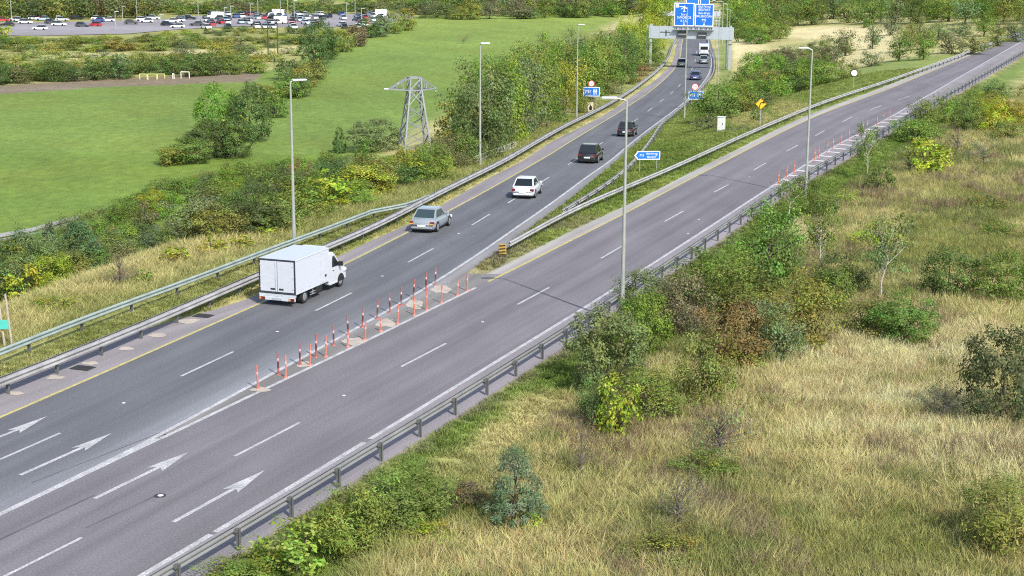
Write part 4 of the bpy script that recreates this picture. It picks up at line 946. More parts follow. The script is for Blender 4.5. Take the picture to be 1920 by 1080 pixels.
# ------------------------------------------------------------------ far car park
M_PARK = road_mat('car_park_tarmac', (.24, .225, .235), .12)
poly = [at(*s) for s in ((-260,64),(-60,66),(60,68),(240,64),(330,56),(440,50),(620,52),(700,44),(775,38),(775,27),(640,27.5),(480,28),(380,30),(300,37),(160,41),(0,43),(-260,44))]
link('car_park', mesh_np('car_park', [p+np.array([0,0,.12]) for p in poly], [tuple(range(len(poly)))[::-1]], M_PARK), kind='structure')
PC = {'white': paintm('parked_white', (.80,.81,.82)), 'silver': paintm('parked_silver', (.50,.52,.54)), 'black': paintm('parked_black', (.015,.015,.018)), 'dark grey': paintm('parked_grey', (.06,.065,.07)), 'red': paintm('parked_red', (.42,.03,.04)), 'blue': paintm('parked_blue', (.05,.09,.26)), 'pale blue': paintm('parked_pale_blue', (.32,.42,.52)), 'green': paintm('parked_green', (.06,.22,.10))}
def simple_car(colname, van=False):
    L, W, H = (4.3, 1.75, 1.48) if not van else (5.4, 2., 2.3)
    hb = H*.6; mb = MB()
    st = [(0,.85,hb*.75),(.05,.96,hb),(.3,1,hb),(.7,1,hb*.97),(.95,.93,hb*.8),(1,.8,hb*.55)]
    V, F = loft([[(-W/2*w_,L*(f-.5),.25),(-W/2*w_,L*(f-.5),z*.9),(-W/2*w_*.85,L*(f-.5),z),(W/2*w_*.85,L*(f-.5),z),(W/2*w_,L*(f-.5),z*.9),(W/2*w_,L*(f-.5),.25)] for f, w_, z in st]); mb.add(V, F, 0)
    if van: mb.box(-W/2*.97,W/2*.97,-L*.49,L*.22,hb*.9,H,0,.06); mb.add([(-W/2*.9,L*.222,hb),(W/2*.9,L*.222,hb),(W/2*.8,L*.222,H*.93),(-W/2*.8,L*.222,H*.93),(-W/2*.9,L*.4,hb*.98),(W/2*.9,L*.4,hb*.98)], [(0,1,2,3),(3,2,5,4),(0,3,4),(1,5,2)], 1)
    else:
        B = [(-W*.46,-L*.44,hb*.97),(W*.46,-L*.44,hb*.97),(W*.46,L*.2,hb*.96),(-W*.46,L*.2,hb*.96)]; T = [(-W*.37,-L*.32,H-.04),(W*.37,-L*.32,H-.04),(W*.37,L*.03,H-.04),(-W*.37,L*.03,H-.04)]
        V, F = loft([B, T]); mb.add(V, F, 1); mb.box(-W*.37,W*.37,-L*.32,L*.03,H-.05,H,0)
    for y in (-L*.31, L*.31):
        for s in (-1, 1): mb.tube((s*(W/2-.15),y,.31),(s*(W/2+.005),y,.31),.31,.31,10,2)
    return mb.mesh('parked_car', [PC[colname], M_GLASS, M_TYRE])
CM = {c: simple_car(c) for c in PC}; VM = simple_car('white', True)
r = np.random.default_rng(11); PCARS = []
lone = [(48,45,'white'),(14,50,'black'),(5,41,'red'),(30,40,'silver'),(45,40.5,'white'),(66,38,'white'),(67,36,'red'),(80,39,'pale blue'),(75,57,'white'),(97,45,'dark grey'),(106,39,'white'),(111,49,'white'),(117,40,'silver'),(144,37,'black'),(155,51,'dark grey'),(178,50,'red'),(184,38,'white'),(202,41,'white'),(260,46,'white'),(268,40,'white'),(275,43,'silver'),(288,37,'silver'),(246,46,'dark grey'),(315,49,'black'),(322,43,'white'),(346,41,'white'),(336,38,'dark grey'),(356,37,'black'),(369,49,'dark grey'),(333,53,'white')]
PCARS += [(x, y, c) for x, y, c in lone]
cols = ['white']*7+['silver']*5+['pale blue']*4+['black']*2+['dark grey']*3+['red']*3+['blue']*3+['green']
for yy in (30, 33.5, 37, 41, 45.5, 50, 54.):
    for x in np.arange(384+yy % 5, 724, 13.5):
        if r.random() < (.30 if yy < 40 else .52) or 606 < x < 640 and yy > 36 or 432 < x < 452 and yy > 36: continue
        PCARS.append((x+r.uniform(-2, 2), yy+r.uniform(-.6, .6), cols[r.integers(len(cols))]))
for x in np.arange(-4, 372, 19.):
    if r.random() < .35: PCARS.append((x+r.uniform(-4, 4), 41+r.uniform(-1, 1), cols[r.integers(len(cols))]))
PCARS.sort(key=lambda q: q[0]); cnt = {}; placed = []
for x, y, c in PCARS:
    p = at(x, y)
    if any(abs(p[0]-q[0]) < (2.1 if x > 380 else 4.8) and abs(p[1]-q[1]) < (5. if x > 380 else 2.6) for q in placed): continue
    placed.append(p); cnt[c] = cnt.get(c, 0)+1
    link('parked_car', CM[c], None, p+np.array([0,0,.13]), math.radians((90 if x < 380 else 0)+180*(r.random() < .5)+r.uniform(-12,12)+(25 if x > 380 else 0)), f'{c} car in the distant car park, {ordn(cnt[c]-1)} {c} one from the left', 'car', 'cars parked in the distant car park')
for i, (x, y, lab) in enumerate([(404,36,'white van at the back of the car park under a lamp pole'),(518,31,'white lorry like van standing tall in the middle of the car park'),(522,45,'pale van at the front of the car park between the dark poles'),(711,31,'white van at the right end of the car park')]):
    p = at(x, y); link('parked_van', VM, None, p+np.array([0,0,.13]), math.radians(80), lab, 'van', 'vans parked in the distant car park')
for i, (x, yb, yt) in enumerate([(22,40,-14),(107,46,30),(217,57,22),(230,38,12),(257,36,-12),(273,34,-10),(301,44,28),(372,36,-8),(421,34,14),(433,33,12),(470,34,8),(484,36,-10),(526,33,-14),(540,36,-12),(552,40,2),(601,33,22),(650,34,8),(666,33,-10),(678,42,16)]):
    p = at(x, yb); k = ppm(p); H = (yb-yt)/k; t = thing('lamp_pole', f'thin pale lamp pole in the distant car park, {ordn(i)} from the left', 'lamp post', p, group='lamp poles in the distant car park')
    MB().tube((0,0,-.2),(0,0,H),.16,.10,6).obj('pole', M_LAMP, t); MB().box(-.1,1.1,-.15,.15,H-.05,H+.1).obj('lamp_head', M_HEAD, t)
for i, (x, yb, yt) in enumerate([(503,104,34),(521,102,36)]):
    p = at(x, yb); k = ppm(p); H = (yb-yt)/k; t = thing('utility_pole', ['dark timber utility pole in the scrub, the left one of the pair','dark timber utility pole in the scrub, the right one of the pair'][i], 'utility pole', p)
    MB().tube((0,0,-.2),(0,0,H),.17,.12,8).obj('pole', M_WOOD, t); MB().box(-.7,.7,-.06,.06,H-.5,H-.36).obj('crossarm', M_WOOD, t)

# ------------------------------------------------------------------ plants: prototypes
def leaf_mat():
    m = bpy.data.materials.new('foliage'); m.use_nodes = True; n = m.node_tree; n.nodes.clear()
    a = n.nodes.new('ShaderNodeAttribute'); a.attribute_name = 'col'; oi = n.nodes.new('ShaderNodeObjectInfo')
    mx = n.nodes.new('ShaderNodeVectorMath'); mx.operation = 'MULTIPLY'; n.links.new(a.outputs['Color'], mx.inputs[0]); n.links.new(oi.outputs['Color'], mx.inputs[1])
    d = n.nodes.new('ShaderNodeBsdfDiffuse'); t = n.nodes.new('ShaderNodeBsdfTranslucent'); g = n.nodes.new('ShaderNodeBsdfGlossy'); g.inputs['Roughness'].default_value = .5; g.inputs['Color'].default_value = (.6,.6,.6,1)
    m1 = n.nodes.new('ShaderNodeMixShader'); m1.inputs[0].default_value = .34; m2 = n.nodes.new('ShaderNodeMixShader'); m2.inputs[0].default_value = .012
    o = n.nodes.new('ShaderNodeOutputMaterial')
    n.links.new(mx.outputs[0], d.inputs[0]); n.links.new(mx.outputs[0], t.inputs[0]); n.links.new(d.outputs[0], m1.inputs[1]); n.links.new(t.outputs[0], m1.inputs[2])
    n.links.new(m1.outputs[0], m2.inputs[1]); n.links.new(g.outputs[0], m2.inputs[2]); n.links.new(m2.outputs[0], o.inputs[0]); return m
M_LEAF = leaf_mat()
M_BARK = mat('bark', (.085, .07, .055), .9, noise=.3, scale=5); M_BIRCH = mat('birch_bark', (.42, .39, .34), .8, noise=.3, scale=8); M_TWIG = mat('grey_twigs', (.13, .11, .095), .9, noise=.3)
KP = { # centre z, radii, clumps, clump spread, leaves (near), leaf length, aspect, up-bias, hue jitter
 'shrub':    (.42, (.47,.47,.55), 80, .085, 6400, .036, .50, .3, .12),
 'willow':   (.45, (.46,.46,.54), 70, .095, 6400, .052, .28, .5, .10),
 'hawthorn': (.44, (.47,.47,.52), 110, .070, 7600, .034, .60, .2, .10),
 'round':    (.46, (.47,.47,.50), 130, .055, 8200, .032, .60, .15, .08),
 'leafy':    (.46, (.42,.42,.52), 55, .070, 1500, .066, .62, .1, .14),
 'tree':     (.52, (.48,.48,.50), 90, .085, 6400, .034, .55, .3, .12),
 'birch':    (.64, (.40,.40,.36), 42, .075, 2300, .034, .60, .0, .15),
 'pine':     (.50, (.50,.50,.50), 130, .055, 7000, .058, .22, .8, .10),
 'bramble':  (.30, (.50,.50,.66), 60, .085, 3600, .040, .60, .4, .14),
 'bare':     (.55, (.46,.46,.44), 40, .070, 700, .032, .5, .2, .18),
}
def crown_arrays(kind, lod, seed):
    r = np.random.default_rng(seed); zc, rad, K, spr, N, ll, asp, up, hj = KP[kind]
    if lod == 1: N = max(300, int(N*.3)); ll *= 1.6; K = int(K*.8); asp = max(asp, .4)
    if lod == 2: N = max(150, N//11); ll *= 2.7; K = int(K*.55); asp = max(asp, .5)
    u = r.normal(size=(K*3, 3)); u /= np.linalg.norm(u, axis=1)[:, None]
    lump = 1+.22*np.sin(3*np.arctan2(u[:, 1], u[:, 0])+r.random()*6)*np.cos(2*u[:, 2]+r.random()*6)+r.normal(0, .08, len(u))
    rr = r.random(len(u))**(.16 if kind == 'round' else .30)
    lump = 1+(lump-1)*(.35 if kind == 'round' else .75)
    c = u*rr[:, None]*lump[:, None]
    if kind == 'pine':
        z = r.random(len(u))**1.25; a = r.random(len(u))*6.283; q = (.22+.78*(1-z**1.8))*(.6+.4*np.minimum(1, z/.25))*(.45+.55*r.random(len(u))**.5); c = np.stack([np.cos(a)*q, np.sin(a)*q, z*2-1], 1)
    c = c*np.array(rad)+np.array([0, 0, zc]); c = c[c[:, 2] > .03][:K]; K = len(c)
    sz = r.uniform(.6, 1.3, K); pk = sz/sz.sum(); ci = r.choice(K, N, p=pk)
    off = np.clip(r.normal(size=(N, 3)), -1.7, 1.7)*spr*.85*sz[ci][:, None]*np.array([1, 1, .8])
    P = c[ci]+off; P[:, 2] = np.abs(P[:, 2])
    out = (P-np.array([0, 0, zc*.8])); out /= np.linalg.norm(out, axis=1)[:, None]+1e-6
    cd = off/(np.linalg.norm(off, axis=1)[:, None]+1e-6); nrm = out*.75+cd*.55+r.normal(size=(N, 3))*.42+np.array([0, 0, up]); nrm /= np.linalg.norm(nrm, axis=1)[:, None]
    t = r.normal(size=(N, 3))+np.array([0, 0, -.4 if kind == 'leafy' else .5]); 
    if kind == 'pine': t = out+np.array([0, 0, .7])+r.normal(size=(N, 3))*.35
    t -= nrm*(t*nrm).sum(1)[:, None]; t /= np.linalg.norm(t, axis=1)[:, None]+1e-6; b = np.cross(nrm, t)
    L = ll*r.uniform(.6, 1.35, N)[:, None]; Wd = L*asp
    V = np.stack([P-t*L*.5, P+b*Wd*.5, P+t*L*.5, P-b*Wd*.5], 1)
    cl = 1+r.normal(0, hj, (K, 3))*np.array([.9, .7, .8]); br = r.uniform(.72, 1.28, K)
    col = np.clip(cl[ci]*br[ci][:, None]*r.uniform(.72, 1.28, N)[:, None]*(1+r.normal(0, hj*.5, (N, 3))), .1, 3)
    return V, col, c
def leaves_to_mesh(name, V, col, m, extra=None):
    n = len(V); me = bpy.data.meshes.new(name)
    me.vertices.add(n*4); me.vertices.foreach_set('co', V.reshape(-1).astype(np.float32))
    me.loops.add(n*4); me.loops.foreach_set('vertex_index', np.arange(n*4, dtype=np.int32))
    me.polygons.add(n); me.polygons.foreach_set('loop_start', np.arange(0, n*4, 4, dtype=np.int32)); me.update(calc_edges=True)
    a = me.attributes.new('col', 'FLOAT_COLOR', 'POINT'); a.data.foreach_set('color', np.c_[np.repeat(col, 4, 0), np.ones(n*4)].astype(np.float32).ravel())
    me.materials.append(m); return me
def stems_mesh(kind, C, seed):
    r = np.random.default_rng(seed+5); mb = MB()
    if kind in ('tree', 'birch', 'pine', 'bare'):
        tw = {'tree': .035, 'birch': .018, 'pine': .03, 'bare': .022}[kind]; top = .78
        pts = [(0,0,-.05)]+[(r.normal(0,.02),r.normal(0,.02),top*f) for f in (.3,.6,1.)]
        for i in range(3): mb.tube(pts[i], pts[i+1], tw*(1-.25*i), tw*(1-.25*(i+1)), 6)
        n = 14 if kind != 'bare' else 40
        for c in C[r.permutation(len(C))[:n]]:
            f = np.clip(c[2]*.75, .15, top*.95); mb.tube((0,0,f*.85), tuple(c), tw*.35, tw*.08, 4)
            if kind == 'bare':
                for _ in range(3): mb.tube(tuple(c), tuple(c+r.normal(0,.09,3)+np.array([0,0,.06])), tw*.1, tw*.04, 3)
    else:
        for c in C[r.permutation(len(C))[:9]]:
            s0 = (r.normal(0,.05), r.normal(0,.05), -.03); mb.tube(s0, tuple(c), .014, .005, 4)
    return mb.mesh('trunk', M_BIRCH if kind == 'birch' else (M_TWIG if kind == 'bare' else M_BARK))
PROTO = {}
def get_proto(kind, lod, var):
    key = (kind, lod, var)
    if key not in PROTO:
        V, col, C = crown_arrays(kind, lod, hash(key[0]) % 1 + sum(map(ord, kind))*13+lod*101+var*7)
        PROTO[key] = (leaves_to_mesh('crown', V, col, M_LEAF), stems_mesh(kind, C, var))
    return PROTO[key]
TINT = {'green': (.150,.222,.048), 'dark': (.108,.165,.052), 'olive': (.200,.235,.056), 'lime': (.290,.340,.042), 'grey': (.170,.208,.088), 'blue': (.135,.205,.095), 'brown': (.185,.165,.088), 'red': (.240,.165,.078), 'gold': (.262,.290,.058), 'straw': (.28,.25,.12), 'fresh': (.178,.280,.048)}
WORD = {'green': 'mid green', 'dark': 'dark green', 'olive': 'olive green', 'lime': 'bright yellow-green', 'grey': 'grey-green', 'blue': 'blue-green', 'brown': 'brownish', 'red': 'reddish', 'gold': 'golden green', 'straw': 'straw coloured', 'fresh': 'fresh green'}
NOUN = {'round': 'bush', 'shrub': 'shrub', 'willow': 'willow shrub', 'hawthorn': 'thorn bush', 'leafy': 'broad-leaved shrub', 'tree': 'tree', 'birch': 'birch tree', 'pine': 'pine tree', 'bramble': 'bramble mound', 'bare': 'twiggy bush'}
vr_ = np.random.default_rng(99)
def plant_at(p, kind, W, H, tint, label, group, pxsize, cat=None):
    lod = 0 if pxsize > 66 else (1 if pxsize > 24 else 2)
    cm, tm = get_proto(kind, lod, int(vr_.integers(2 if lod == 0 else 3)))
    name = NOUN[kind].replace('-', '_').replace(' ', '_'); cat = cat or ('tree' if (kind in ('tree', 'birch', 'pine') or ' tree ' in label) else 'shrub')
    j = np.clip(1+vr_.normal(0, .08, 3), .75, 1.25)*vr_.uniform(.88, 1.14); c = tuple(np.array(TINT[tint])*j)+(1.,)
    t = thing(name, label, cat, p, vr_.random()*6.28, group); t.scale = (W, W*vr_.uniform(.85, 1.15), H)
    o = link('crown', cm, t); o.color = c
    if lod < 2: o = link('trunk', tm, t)
    return t
def plant(kind, px, py, wpx, hpx, tint, label, group='plants on the dry grass bank'):
    p = at(px, py); k = ppm(p); W = wpx/k*1.16; H = hpx/k*1.22
    q = p+np.array([0, W*.28, 0]); q[2] = float(ground(q[0], q[1], False))-.03
    return plant_at(q, kind, W, H, tint, label, group, max(wpx, hpx))

# right hand bank, one by one
for a in [
 ('leafy',1158,833,84,112,'lime','bright yellow-green broad-leaved shrub standing clear in front of the willow thicket'),
 ('pine',966,1004,122,126,'blue','young blue-green pine alone in the near grass'),
 ('willow',650,1052,165,108,'olive','large feathery green willow shrub behind the near barrier posts'),
 ('willow',770,1000,165,96,'green','second feathery green willow shrub, just left of the young pine'),
 ('willow',705,972,100,50,'grey','low willow shrub behind the two feathery green ones'),
 ('leafy',548,1092,135,92,'gold','golden and orange tinged shrub at the bottom edge near the barrier'),
 ('bramble',440,1100,120,40,'olive','low olive growth at the foot of the nearest barrier posts'),
 ('bramble',790,1030,110,34,'lime','low yellow-green weeds in front of the left willow shrubs'),
 ('bramble',1000,1010,60,36,'lime','small yellow-green weed patch at the foot of the young pine'),
 ('bramble',870,960,80,44,'brown','low brown dry weeds left of the young pine'),
 ('round',1142,745,150,138,'grey','big dense grey-green shrub beside the near lamp post'),
 ('willow',1120,812,70,90,'dark','dark narrow shrub left of the bright yellow-green one'),
 ('round',1200,680,112,118,'fresh','round fresh green shrub right beside the near lamp post foot'),
 ('shrub',1210,582,100,58,'grey','small grey-green shrub against the barrier right of the lamp post'),
 ('shrub',1286,640,118,108,'brown','brown-purple shrub among the green ones behind the lamp post'),
 ('shrub',1340,580,170,92,'green','wide mid green shrub close to the barrier in the thicket behind the lamp post'),
 ('hawthorn',1392,612,130,96,'green','dark edged green thorn bush in the middle of the right thicket'),
 ('hawthorn',1378,702,118,120,'red','reddish shrub with green lower leaves in the right thicket'),
 ('bramble',1400,700,90,50,'gold','golden weeds under the reddish shrub'),
 ('tree',1448,562,125,140,'green','leafy green tree rising highest in the right thicket'),
 ('shrub',1452,690,95,108,'grey','grey slender shrub right of the reddish one'),
 ('shrub',1318,775,100,130,'olive','upright olive shrub below the reddish one'),
 ('shrub',1226,800,128,90,'olive','olive shrub between the yellow-green one and the upright one'),
 ('bare',1352,880,130,120,'grey','bare grey twiggy bush in the straw grass at the middle of the bank'),
 ('bare',1090,905,60,118,'brown','thin bare brown sapling in the near dry grass'),
 ('bare',1275,1010,110,118,'brown','reddish brown bare bush in the bottom grass'),
 ('bramble',1330,905,120,46,'green','low green weeds around the grey twiggy bush'),
 ('bramble',1255,1072,130,50,'olive','low olive weeds at the bottom edge of the picture'),
 ('shrub',1508,662,135,120,'olive','olive shrub at the right end of the thicket beside the straw grass'),
 ('shrub',1560,600,90,80,'green','mid green shrub above the olive one at the thicket end'),
 ('hawthorn',1700,652,120,86,'green','spreading fresh green shrub below the white stemmed birch'),
 ('shrub',1640,640,110,60,'olive','low olive shrub left of the spreading fresh green one'),
 ('birch',1662,578,112,150,'grey','birch tree with tall white trunk in the middle of the bank'),
 ('birch',1540,525,80,120,'olive','slim birch with thin white trunk left of the tall birch'),
 ('birch',1484,425,70,80,'green','small birch with pale thin trunk close to the barrier'),
 ('shrub',1580,560,110,70,'dark','dark grey-green shrub between the two white trunked birches'),
 ('round',1790,572,104,92,'dark','round dark green bush at the top of the straw slope'),
 ('round',1885,582,100,92,'green','round green bush right of the dark round bush'),
 ('shrub',1920,530,60,50,'dark','dark bush cut by the right picture edge above the round ones'),
 ('round',1892,808,140,168,'dark','large dark thorn bush cut by the right edge of the picture'),
 ('bare',1775,800,95,80,'dark','small twiggy bush left of the large dark thorn bush'),
 ('willow',1900,1052,150,130,'olive','tall dark weedy shrub in the bottom right corner'),
 ('round',1650,364,56,42,'dark','small round dark green bush below the leaning birch'),
 ('birch',1628,340,56,92,'green','leaning birch sapling near the end of the hatched area'),
 ('leafy',1745,333,80,62,'lime','bright yellow-green spreading bush upper right on the bank'),
 ('bare',1708,330,70,56,'grey','grey purple twiggy bush touching the bright yellow-green spreading one'),
 ('bare',1800,290,60,42,'brown','left grey brown dead weed clump at the upper right of the bank'),
 ('bare',1850,318,66,50,'brown','right grey brown dead weed clump at the upper right of the bank'),
 ('shrub',1728,270,110,40,'green','green shrub below the dark path at the upper right'),
 ('shrub',1532,415,58,70,'green','mid green shrub right of the lamp post on the bank'),
 ('shrub',1560,412,30,46,'dark','narrow dark shrub right of the mid green one by the lamp post'),
 ('bramble',1592,385,40,26,'lime','small bright weed clump uphill of the straw patch'),
 ('bramble',1498,415,40,30,'green','low green bush at the foot of the lamp post on the bank'),
 ('bramble',1650,470,80,46,'lime','yellow-green scrub behind the tall birch crown'),
 ('shrub',1475,520,70,70,'grey','grey-green shrub behind the leafy green tree'),
 ('bramble',1860,400,70,34,'olive','low olive growth on the far right of the upper slope'),
 ('bramble',1880,445,60,26,'green','low green growth near the right picture edge'),
]: plant(*a)
# median and the far verge of the slip road
for a in [
 ('shrub',1345,228,82,62,'green','rounded green shrub behind the red ringed speed sign in the median'),
 ('shrub',1392,212,60,44,'olive','olive shrub left of the amber diamond sign'),
 ('bramble',1330,244,60,24,'brown','brown dry weeds at the foot of the median shrub near the cabinet'),
 ('hawthorn',1418,228,22,20,'dark','small dark bush just behind the amber diamond sign'),
 ('hawthorn',1540,160,70,42,'green','green shrub just right of the lamp post top, near the slip road'),
 ('hawthorn',1516,170,26,34,'green','small green bush behind the right lamp post'),
 ('shrub',1588,148,50,34,'olive','low olive shrub left of the small round white sign'),
 ('tree',1638,92,34,40,'dark','small dark tree on the dry bank above the small round white sign'),
 ('tree',1588,105,44,42,'grey','grey-green young tree on the dry bank left of the small dark tree'),
 ('shrub',1636,125,44,26,'grey','grey shrub just above the small round white sign'),
 ('shrub',1626,52,24,20,'green','small green shrub high on the pale dry bank'),
]: plant(*a, group='plants between the carriageways')
# along the left barrier
for a in [
 ('leafy',38,572,84,62,'lime','bright yellow-green bush beside the two leaning poles at the left'),
 ('leafy',322,500,62,34,'lime','bright low bush in the straw grass, left of the box truck'),
 ('leafy',392,482,60,30,'lime','bright low bush second to the left of the lamp post'),
 ('leafy',450,474,56,26,'lime','bright low bush nearest the lamp post behind the truck'),
 ('leafy',268,536,40,24,'fresh','small fresh green bush alone in the straw grass'),
 ('round',476,446,100,60,'dark','dark round thorn bush left of the lamp post behind the truck'),
 ('leafy',500,450,50,24,'lime','bright growth under the dark round thorn bush'),
 ('shrub',400,452,56,34,'green','green shrub left of the dark round thorn bush'),
 ('leafy',612,400,108,62,'lime','wide bright yellow-green bush right of the lamp post'),
 ('hawthorn',690,368,110,60,'olive','olive thorn bush below the pylon left leg'),
 ('leafy',760,350,96,42,'lime','yellow-green bush in front of the pylon foot'),
 ('leafy',812,332,70,34,'gold','golden green bush at the right foot of the pylon'),
 ('round',700,288,100,52,'grey','rounded grey-green bush standing above the thicket left of the pylon'),
 ('pine',636,288,24,40,'dark','small dark conifer poking above the thicket at the field edge'),
 ('shrub',560,370,60,60,'red','reddish brown shrub just left of the wide bright bush'),
 ('pine',142,528,95,88,'blue','wide blue-green conifer in the thicket at the left'),
 ('pine',92,492,40,60,'blue','narrow blue-green conifer tip in front of the concrete wall'),
 ('shrub',70,540,80,80,'grey','grey-green bush left of the wide blue-green conifer'),
 ('shrub',30,520,90,76,'blue','bluish bush at the left edge under the concrete wall'),
 ('bare',220,545,70,60,'brown','brown twiggy bush at the lower edge of the thicket'),
 ('leafy',855,268,76,72,'gold','tall pale golden bush right of the pylon'),
 ('shrub',862,318,70,60,'green','green shrub right below the tall pale golden bush'),
 ('bramble',100,590,90,30,'gold','low golden weeds near the bright bush at the left'),
 ('bramble',540,440,60,30,'gold','low golden growth at the foot of the lamp post behind the truck'),
]: plant(*a, group='bushes on the left embankment')
# hedge between the two fields and the other field edges
for a in [
 ('hawthorn',318,312,64,30,'olive','low olive end of the hedge between the two bright fields'),
 ('hawthorn',352,310,72,42,'green','hedge bush next to the low olive end'),
 ('round',392,300,88,58,'dark','dark broad bush in the lower hedge between the fields'),
 ('round',432,298,84,64,'dark','dark bush at the right foot of the field hedge'),
 ('round',408,262,92,86,'fresh','big round green tree in the hedge between the fields'),
 ('round',468,268,78,94,'dark','big dark tree right of the round green one in the field hedge'),
 ('leafy',440,268,52,44,'lime','yellow-green branch bush between the two big hedge trees'),
 ('hawthorn',500,196,60,32,'olive','olive bush at the hedge bend behind the dark tree'),
 ('hawthorn',512,222,56,38,'green','green bush linking the dark hedge tree to the hedge bend'),
 ('hawthorn',556,182,60,34,'dark','low dark bush on the right side of the hedge bend'),
 ('hawthorn',584,150,56,34,'olive','olive bush at the foot of the tall dark corner tree'),
 ('hawthorn',536,186,66,36,'green','green bush in the hedge behind the left lamp head'),
 ('hawthorn',566,166,58,40,'olive','olive bush right of the left lamp head'),
 ('hawthorn',540,152,62,34,'dark','dark bush behind the left lamp head'),
 ('round',592,130,66,78,'dark','tall dark tree at the top corner of the field hedge'),
 ('hawthorn',616,112,46,50,'green','green tree leaning on the tall dark corner tree'),
 ('hawthorn',642,98,50,36,'olive','olive hedge bush just right of the tall dark corner tree'),
 ('hawthorn',668,88,46,34,'brown','brownish hedge bush along the far field edge'),
 ('hawthorn',690,72,36,34,'dark','dark round hedge bush by the far field edge'),
 ('hawthorn',714,70,40,36,'grey','grey-green hedge bush right of the dark round one'),
 ('hawthorn',738,64,40,36,'olive','olive hedge bush below the end of the car park'),
 ('hawthorn',762,58,36,38,'gold','golden green hedge tree at the far end of the field edge'),
 ('round',222,150,42,44,'blue','single bluish dark tree in the hedge behind the left field'),
 ('tree',1232,62,58,70,'lime','tall yellow-green tree left of the gantry signs'),
 ('tree',1212,48,44,56,'olive','olive tree left of the tall yellow-green one by the gantry'),
 ('tree',1256,52,44,58,'fresh','fresh green tree directly behind the left gantry sign'),
 ('leafy',4,70,34,22,'lime','bright yellow-green bush at the left picture edge by the car park'),
]: plant(*a, group='field hedge trees and bushes')
plant('bare', 868, 82, 30, 14, 'brown', 'low brown heap of brushwood alone in the far green field', 'heaps in the field')

def scatter_px(poly, dmin, seed, limit=400):
    r = np.random.default_rng(seed); P = np.array(poly, float); lo, hi = P.min(0), P.max(0); pts = []
    for _ in range(9000):
        q = lo+(hi-lo)*r.random(2)
        if not inpoly(q[0], q[1], poly): continue
        if all(math.hypot(q[0]-s[0], (q[1]-s[1])*1.7) > dmin for s in pts):
            pts.append(q)
            if len(pts) >= limit: break
    return pts
def fill(poly, dmin, seed, kinds, tints, wr, hr, place, group, limit=400):
    r = np.random.default_rng(seed+1); items = []
    for x, y in sorted(scatter_px(poly, dmin, seed, limit), key=lambda q: q[0]):
        items.append((x, y, kinds[r.integers(len(kinds))], tints[r.integers(len(tints))], r.uniform(*wr), r.uniform(*hr)))
    n = {}
    for x, y, kd, tn, W, H in items:
        key = (kd, tn); i = n.get(key, 0); n[key] = i+1
        p = at(x, y); k = ppm(p); p[2] -= .04; W *= 1.15; H *= 1.25
        plant_at(p, kd, W, H, tn, f'{WORD[tn]} {NOUN[kd]} {place}, {ordn(i)} such from the left', group, max(W, H)*k)
fill([(-30,485),(60,470),(140,452),(230,410),(330,372),(450,342),(560,322),(640,312),(740,318),(830,318),(870,306),(884,318),(810,345),(700,372),(600,398),(560,436),(480,440),(400,452),(270,485),(200,515),(90,552),(-30,575)], 38, 3, ['shrub','willow','hawthorn','willow','bramble'], ['green','olive','fresh','grey','lime','dark','green'], (2.6,4.4), (1.35,2.75), 'in the thicket below the pylon', 'bushes on the left embankment')
fill([(240,392),(330,345),(470,322),(560,318),(470,338),(330,368),(250,408)], 26, 4, ['bramble','willow'], ['fresh','green','olive'], (2.6,4.), (.7,1.3), 'on the rough field edge', 'bushes on the left embankment')
fill([(900,318),(894,270),(902,222),(960,192),(1040,168),(1120,138),(1180,112),(1205,97),(1240,100),(1222,128),(1190,148),(1140,172),(1080,200),(1040,218),(985,256),(950,272)], 24, 5, ['tree','tree','shrub','tree','willow'], ['green','olive','grey','dark','fresh','green','lime'], (4.2,6.2), (4.6,7.4), 'in the wood left of the motorway', 'trees of the wood beside the motorway')
fill([(1000,245),(1060,210),(1140,172),(1200,138),(1232,108),(1240,112),(1205,150),(1150,182),(1070,225),(1010,252)], 20, 15, ['bramble','bare','shrub'], ['brown','olive','red','green'], (2.,3.2), (1.1,2.2), 'at the wood edge by the barrier', 'undergrowth along the wood edge')
fill([(-20,160),(490,138),(492,128),(300,132),(200,146),(-20,148)], 20, 6, ['hawthorn','shrub'], ['dark','green','dark','olive'], (4.2,6.), (2.4,3.6), 'in the hedge behind the left field', 'hedge behind the left field')
fill([(-20,142),(-20,86),(100,88),(330,86),(480,82),(600,80),(620,84),(560,112),(480,122),(200,138)], 24, 7, ['shrub','willow','bramble','hawthorn','bramble'], ['olive','green','gold','olive','grey','gold'], (3.5,6.5), (1.3,2.9), 'in the scrub before the car park', 'scrub bushes before the car park')
fill([(-20,92),(-20,80),(100,82),(330,78),(480,74),(610,70),(625,82),(480,92),(200,96)], 22, 27, ['bramble','willow','shrub'], ['olive','green','lime','grey','fresh'], (3.5,6.), (.7,1.5), 'on the low scrubland', 'scrub bushes before the car park')
fill([(-20,72),(60,76),(240,72),(330,64),(440,58),(620,58),(700,52),(720,56),(620,66),(440,68),(240,80),(-20,84)], 17, 17, ['hawthorn','shrub'], ['green','olive','dark','lime'], (3.,4.5), (.8,1.7), 'along the car park edge', 'scrub bushes before the car park')
fill([(1385,215),(1376,172),(1400,142),(1440,112),(1530,92),(1575,100),(1560,128),(1508,150),(1500,172),(1440,198)], 19, 8, ['shrub','hawthorn','tree','willow'], ['green','olive','dark','grey','fresh','green'], (2.8,4.4), (1.5,3.), 'in the big median clump', 'plants between the carriageways')
fill([(1372,78),(1400,64),(1440,70),(1450,50),(1660,44),(1930,48),(1930,8),(1372,8)], 22, 9, ['tree','tree','shrub'], ['green','grey','olive','dark','green','fresh'], (6.,9.), (4.6,7.2), 'in the woodland on the upper right', 'trees of the upper right woodland')
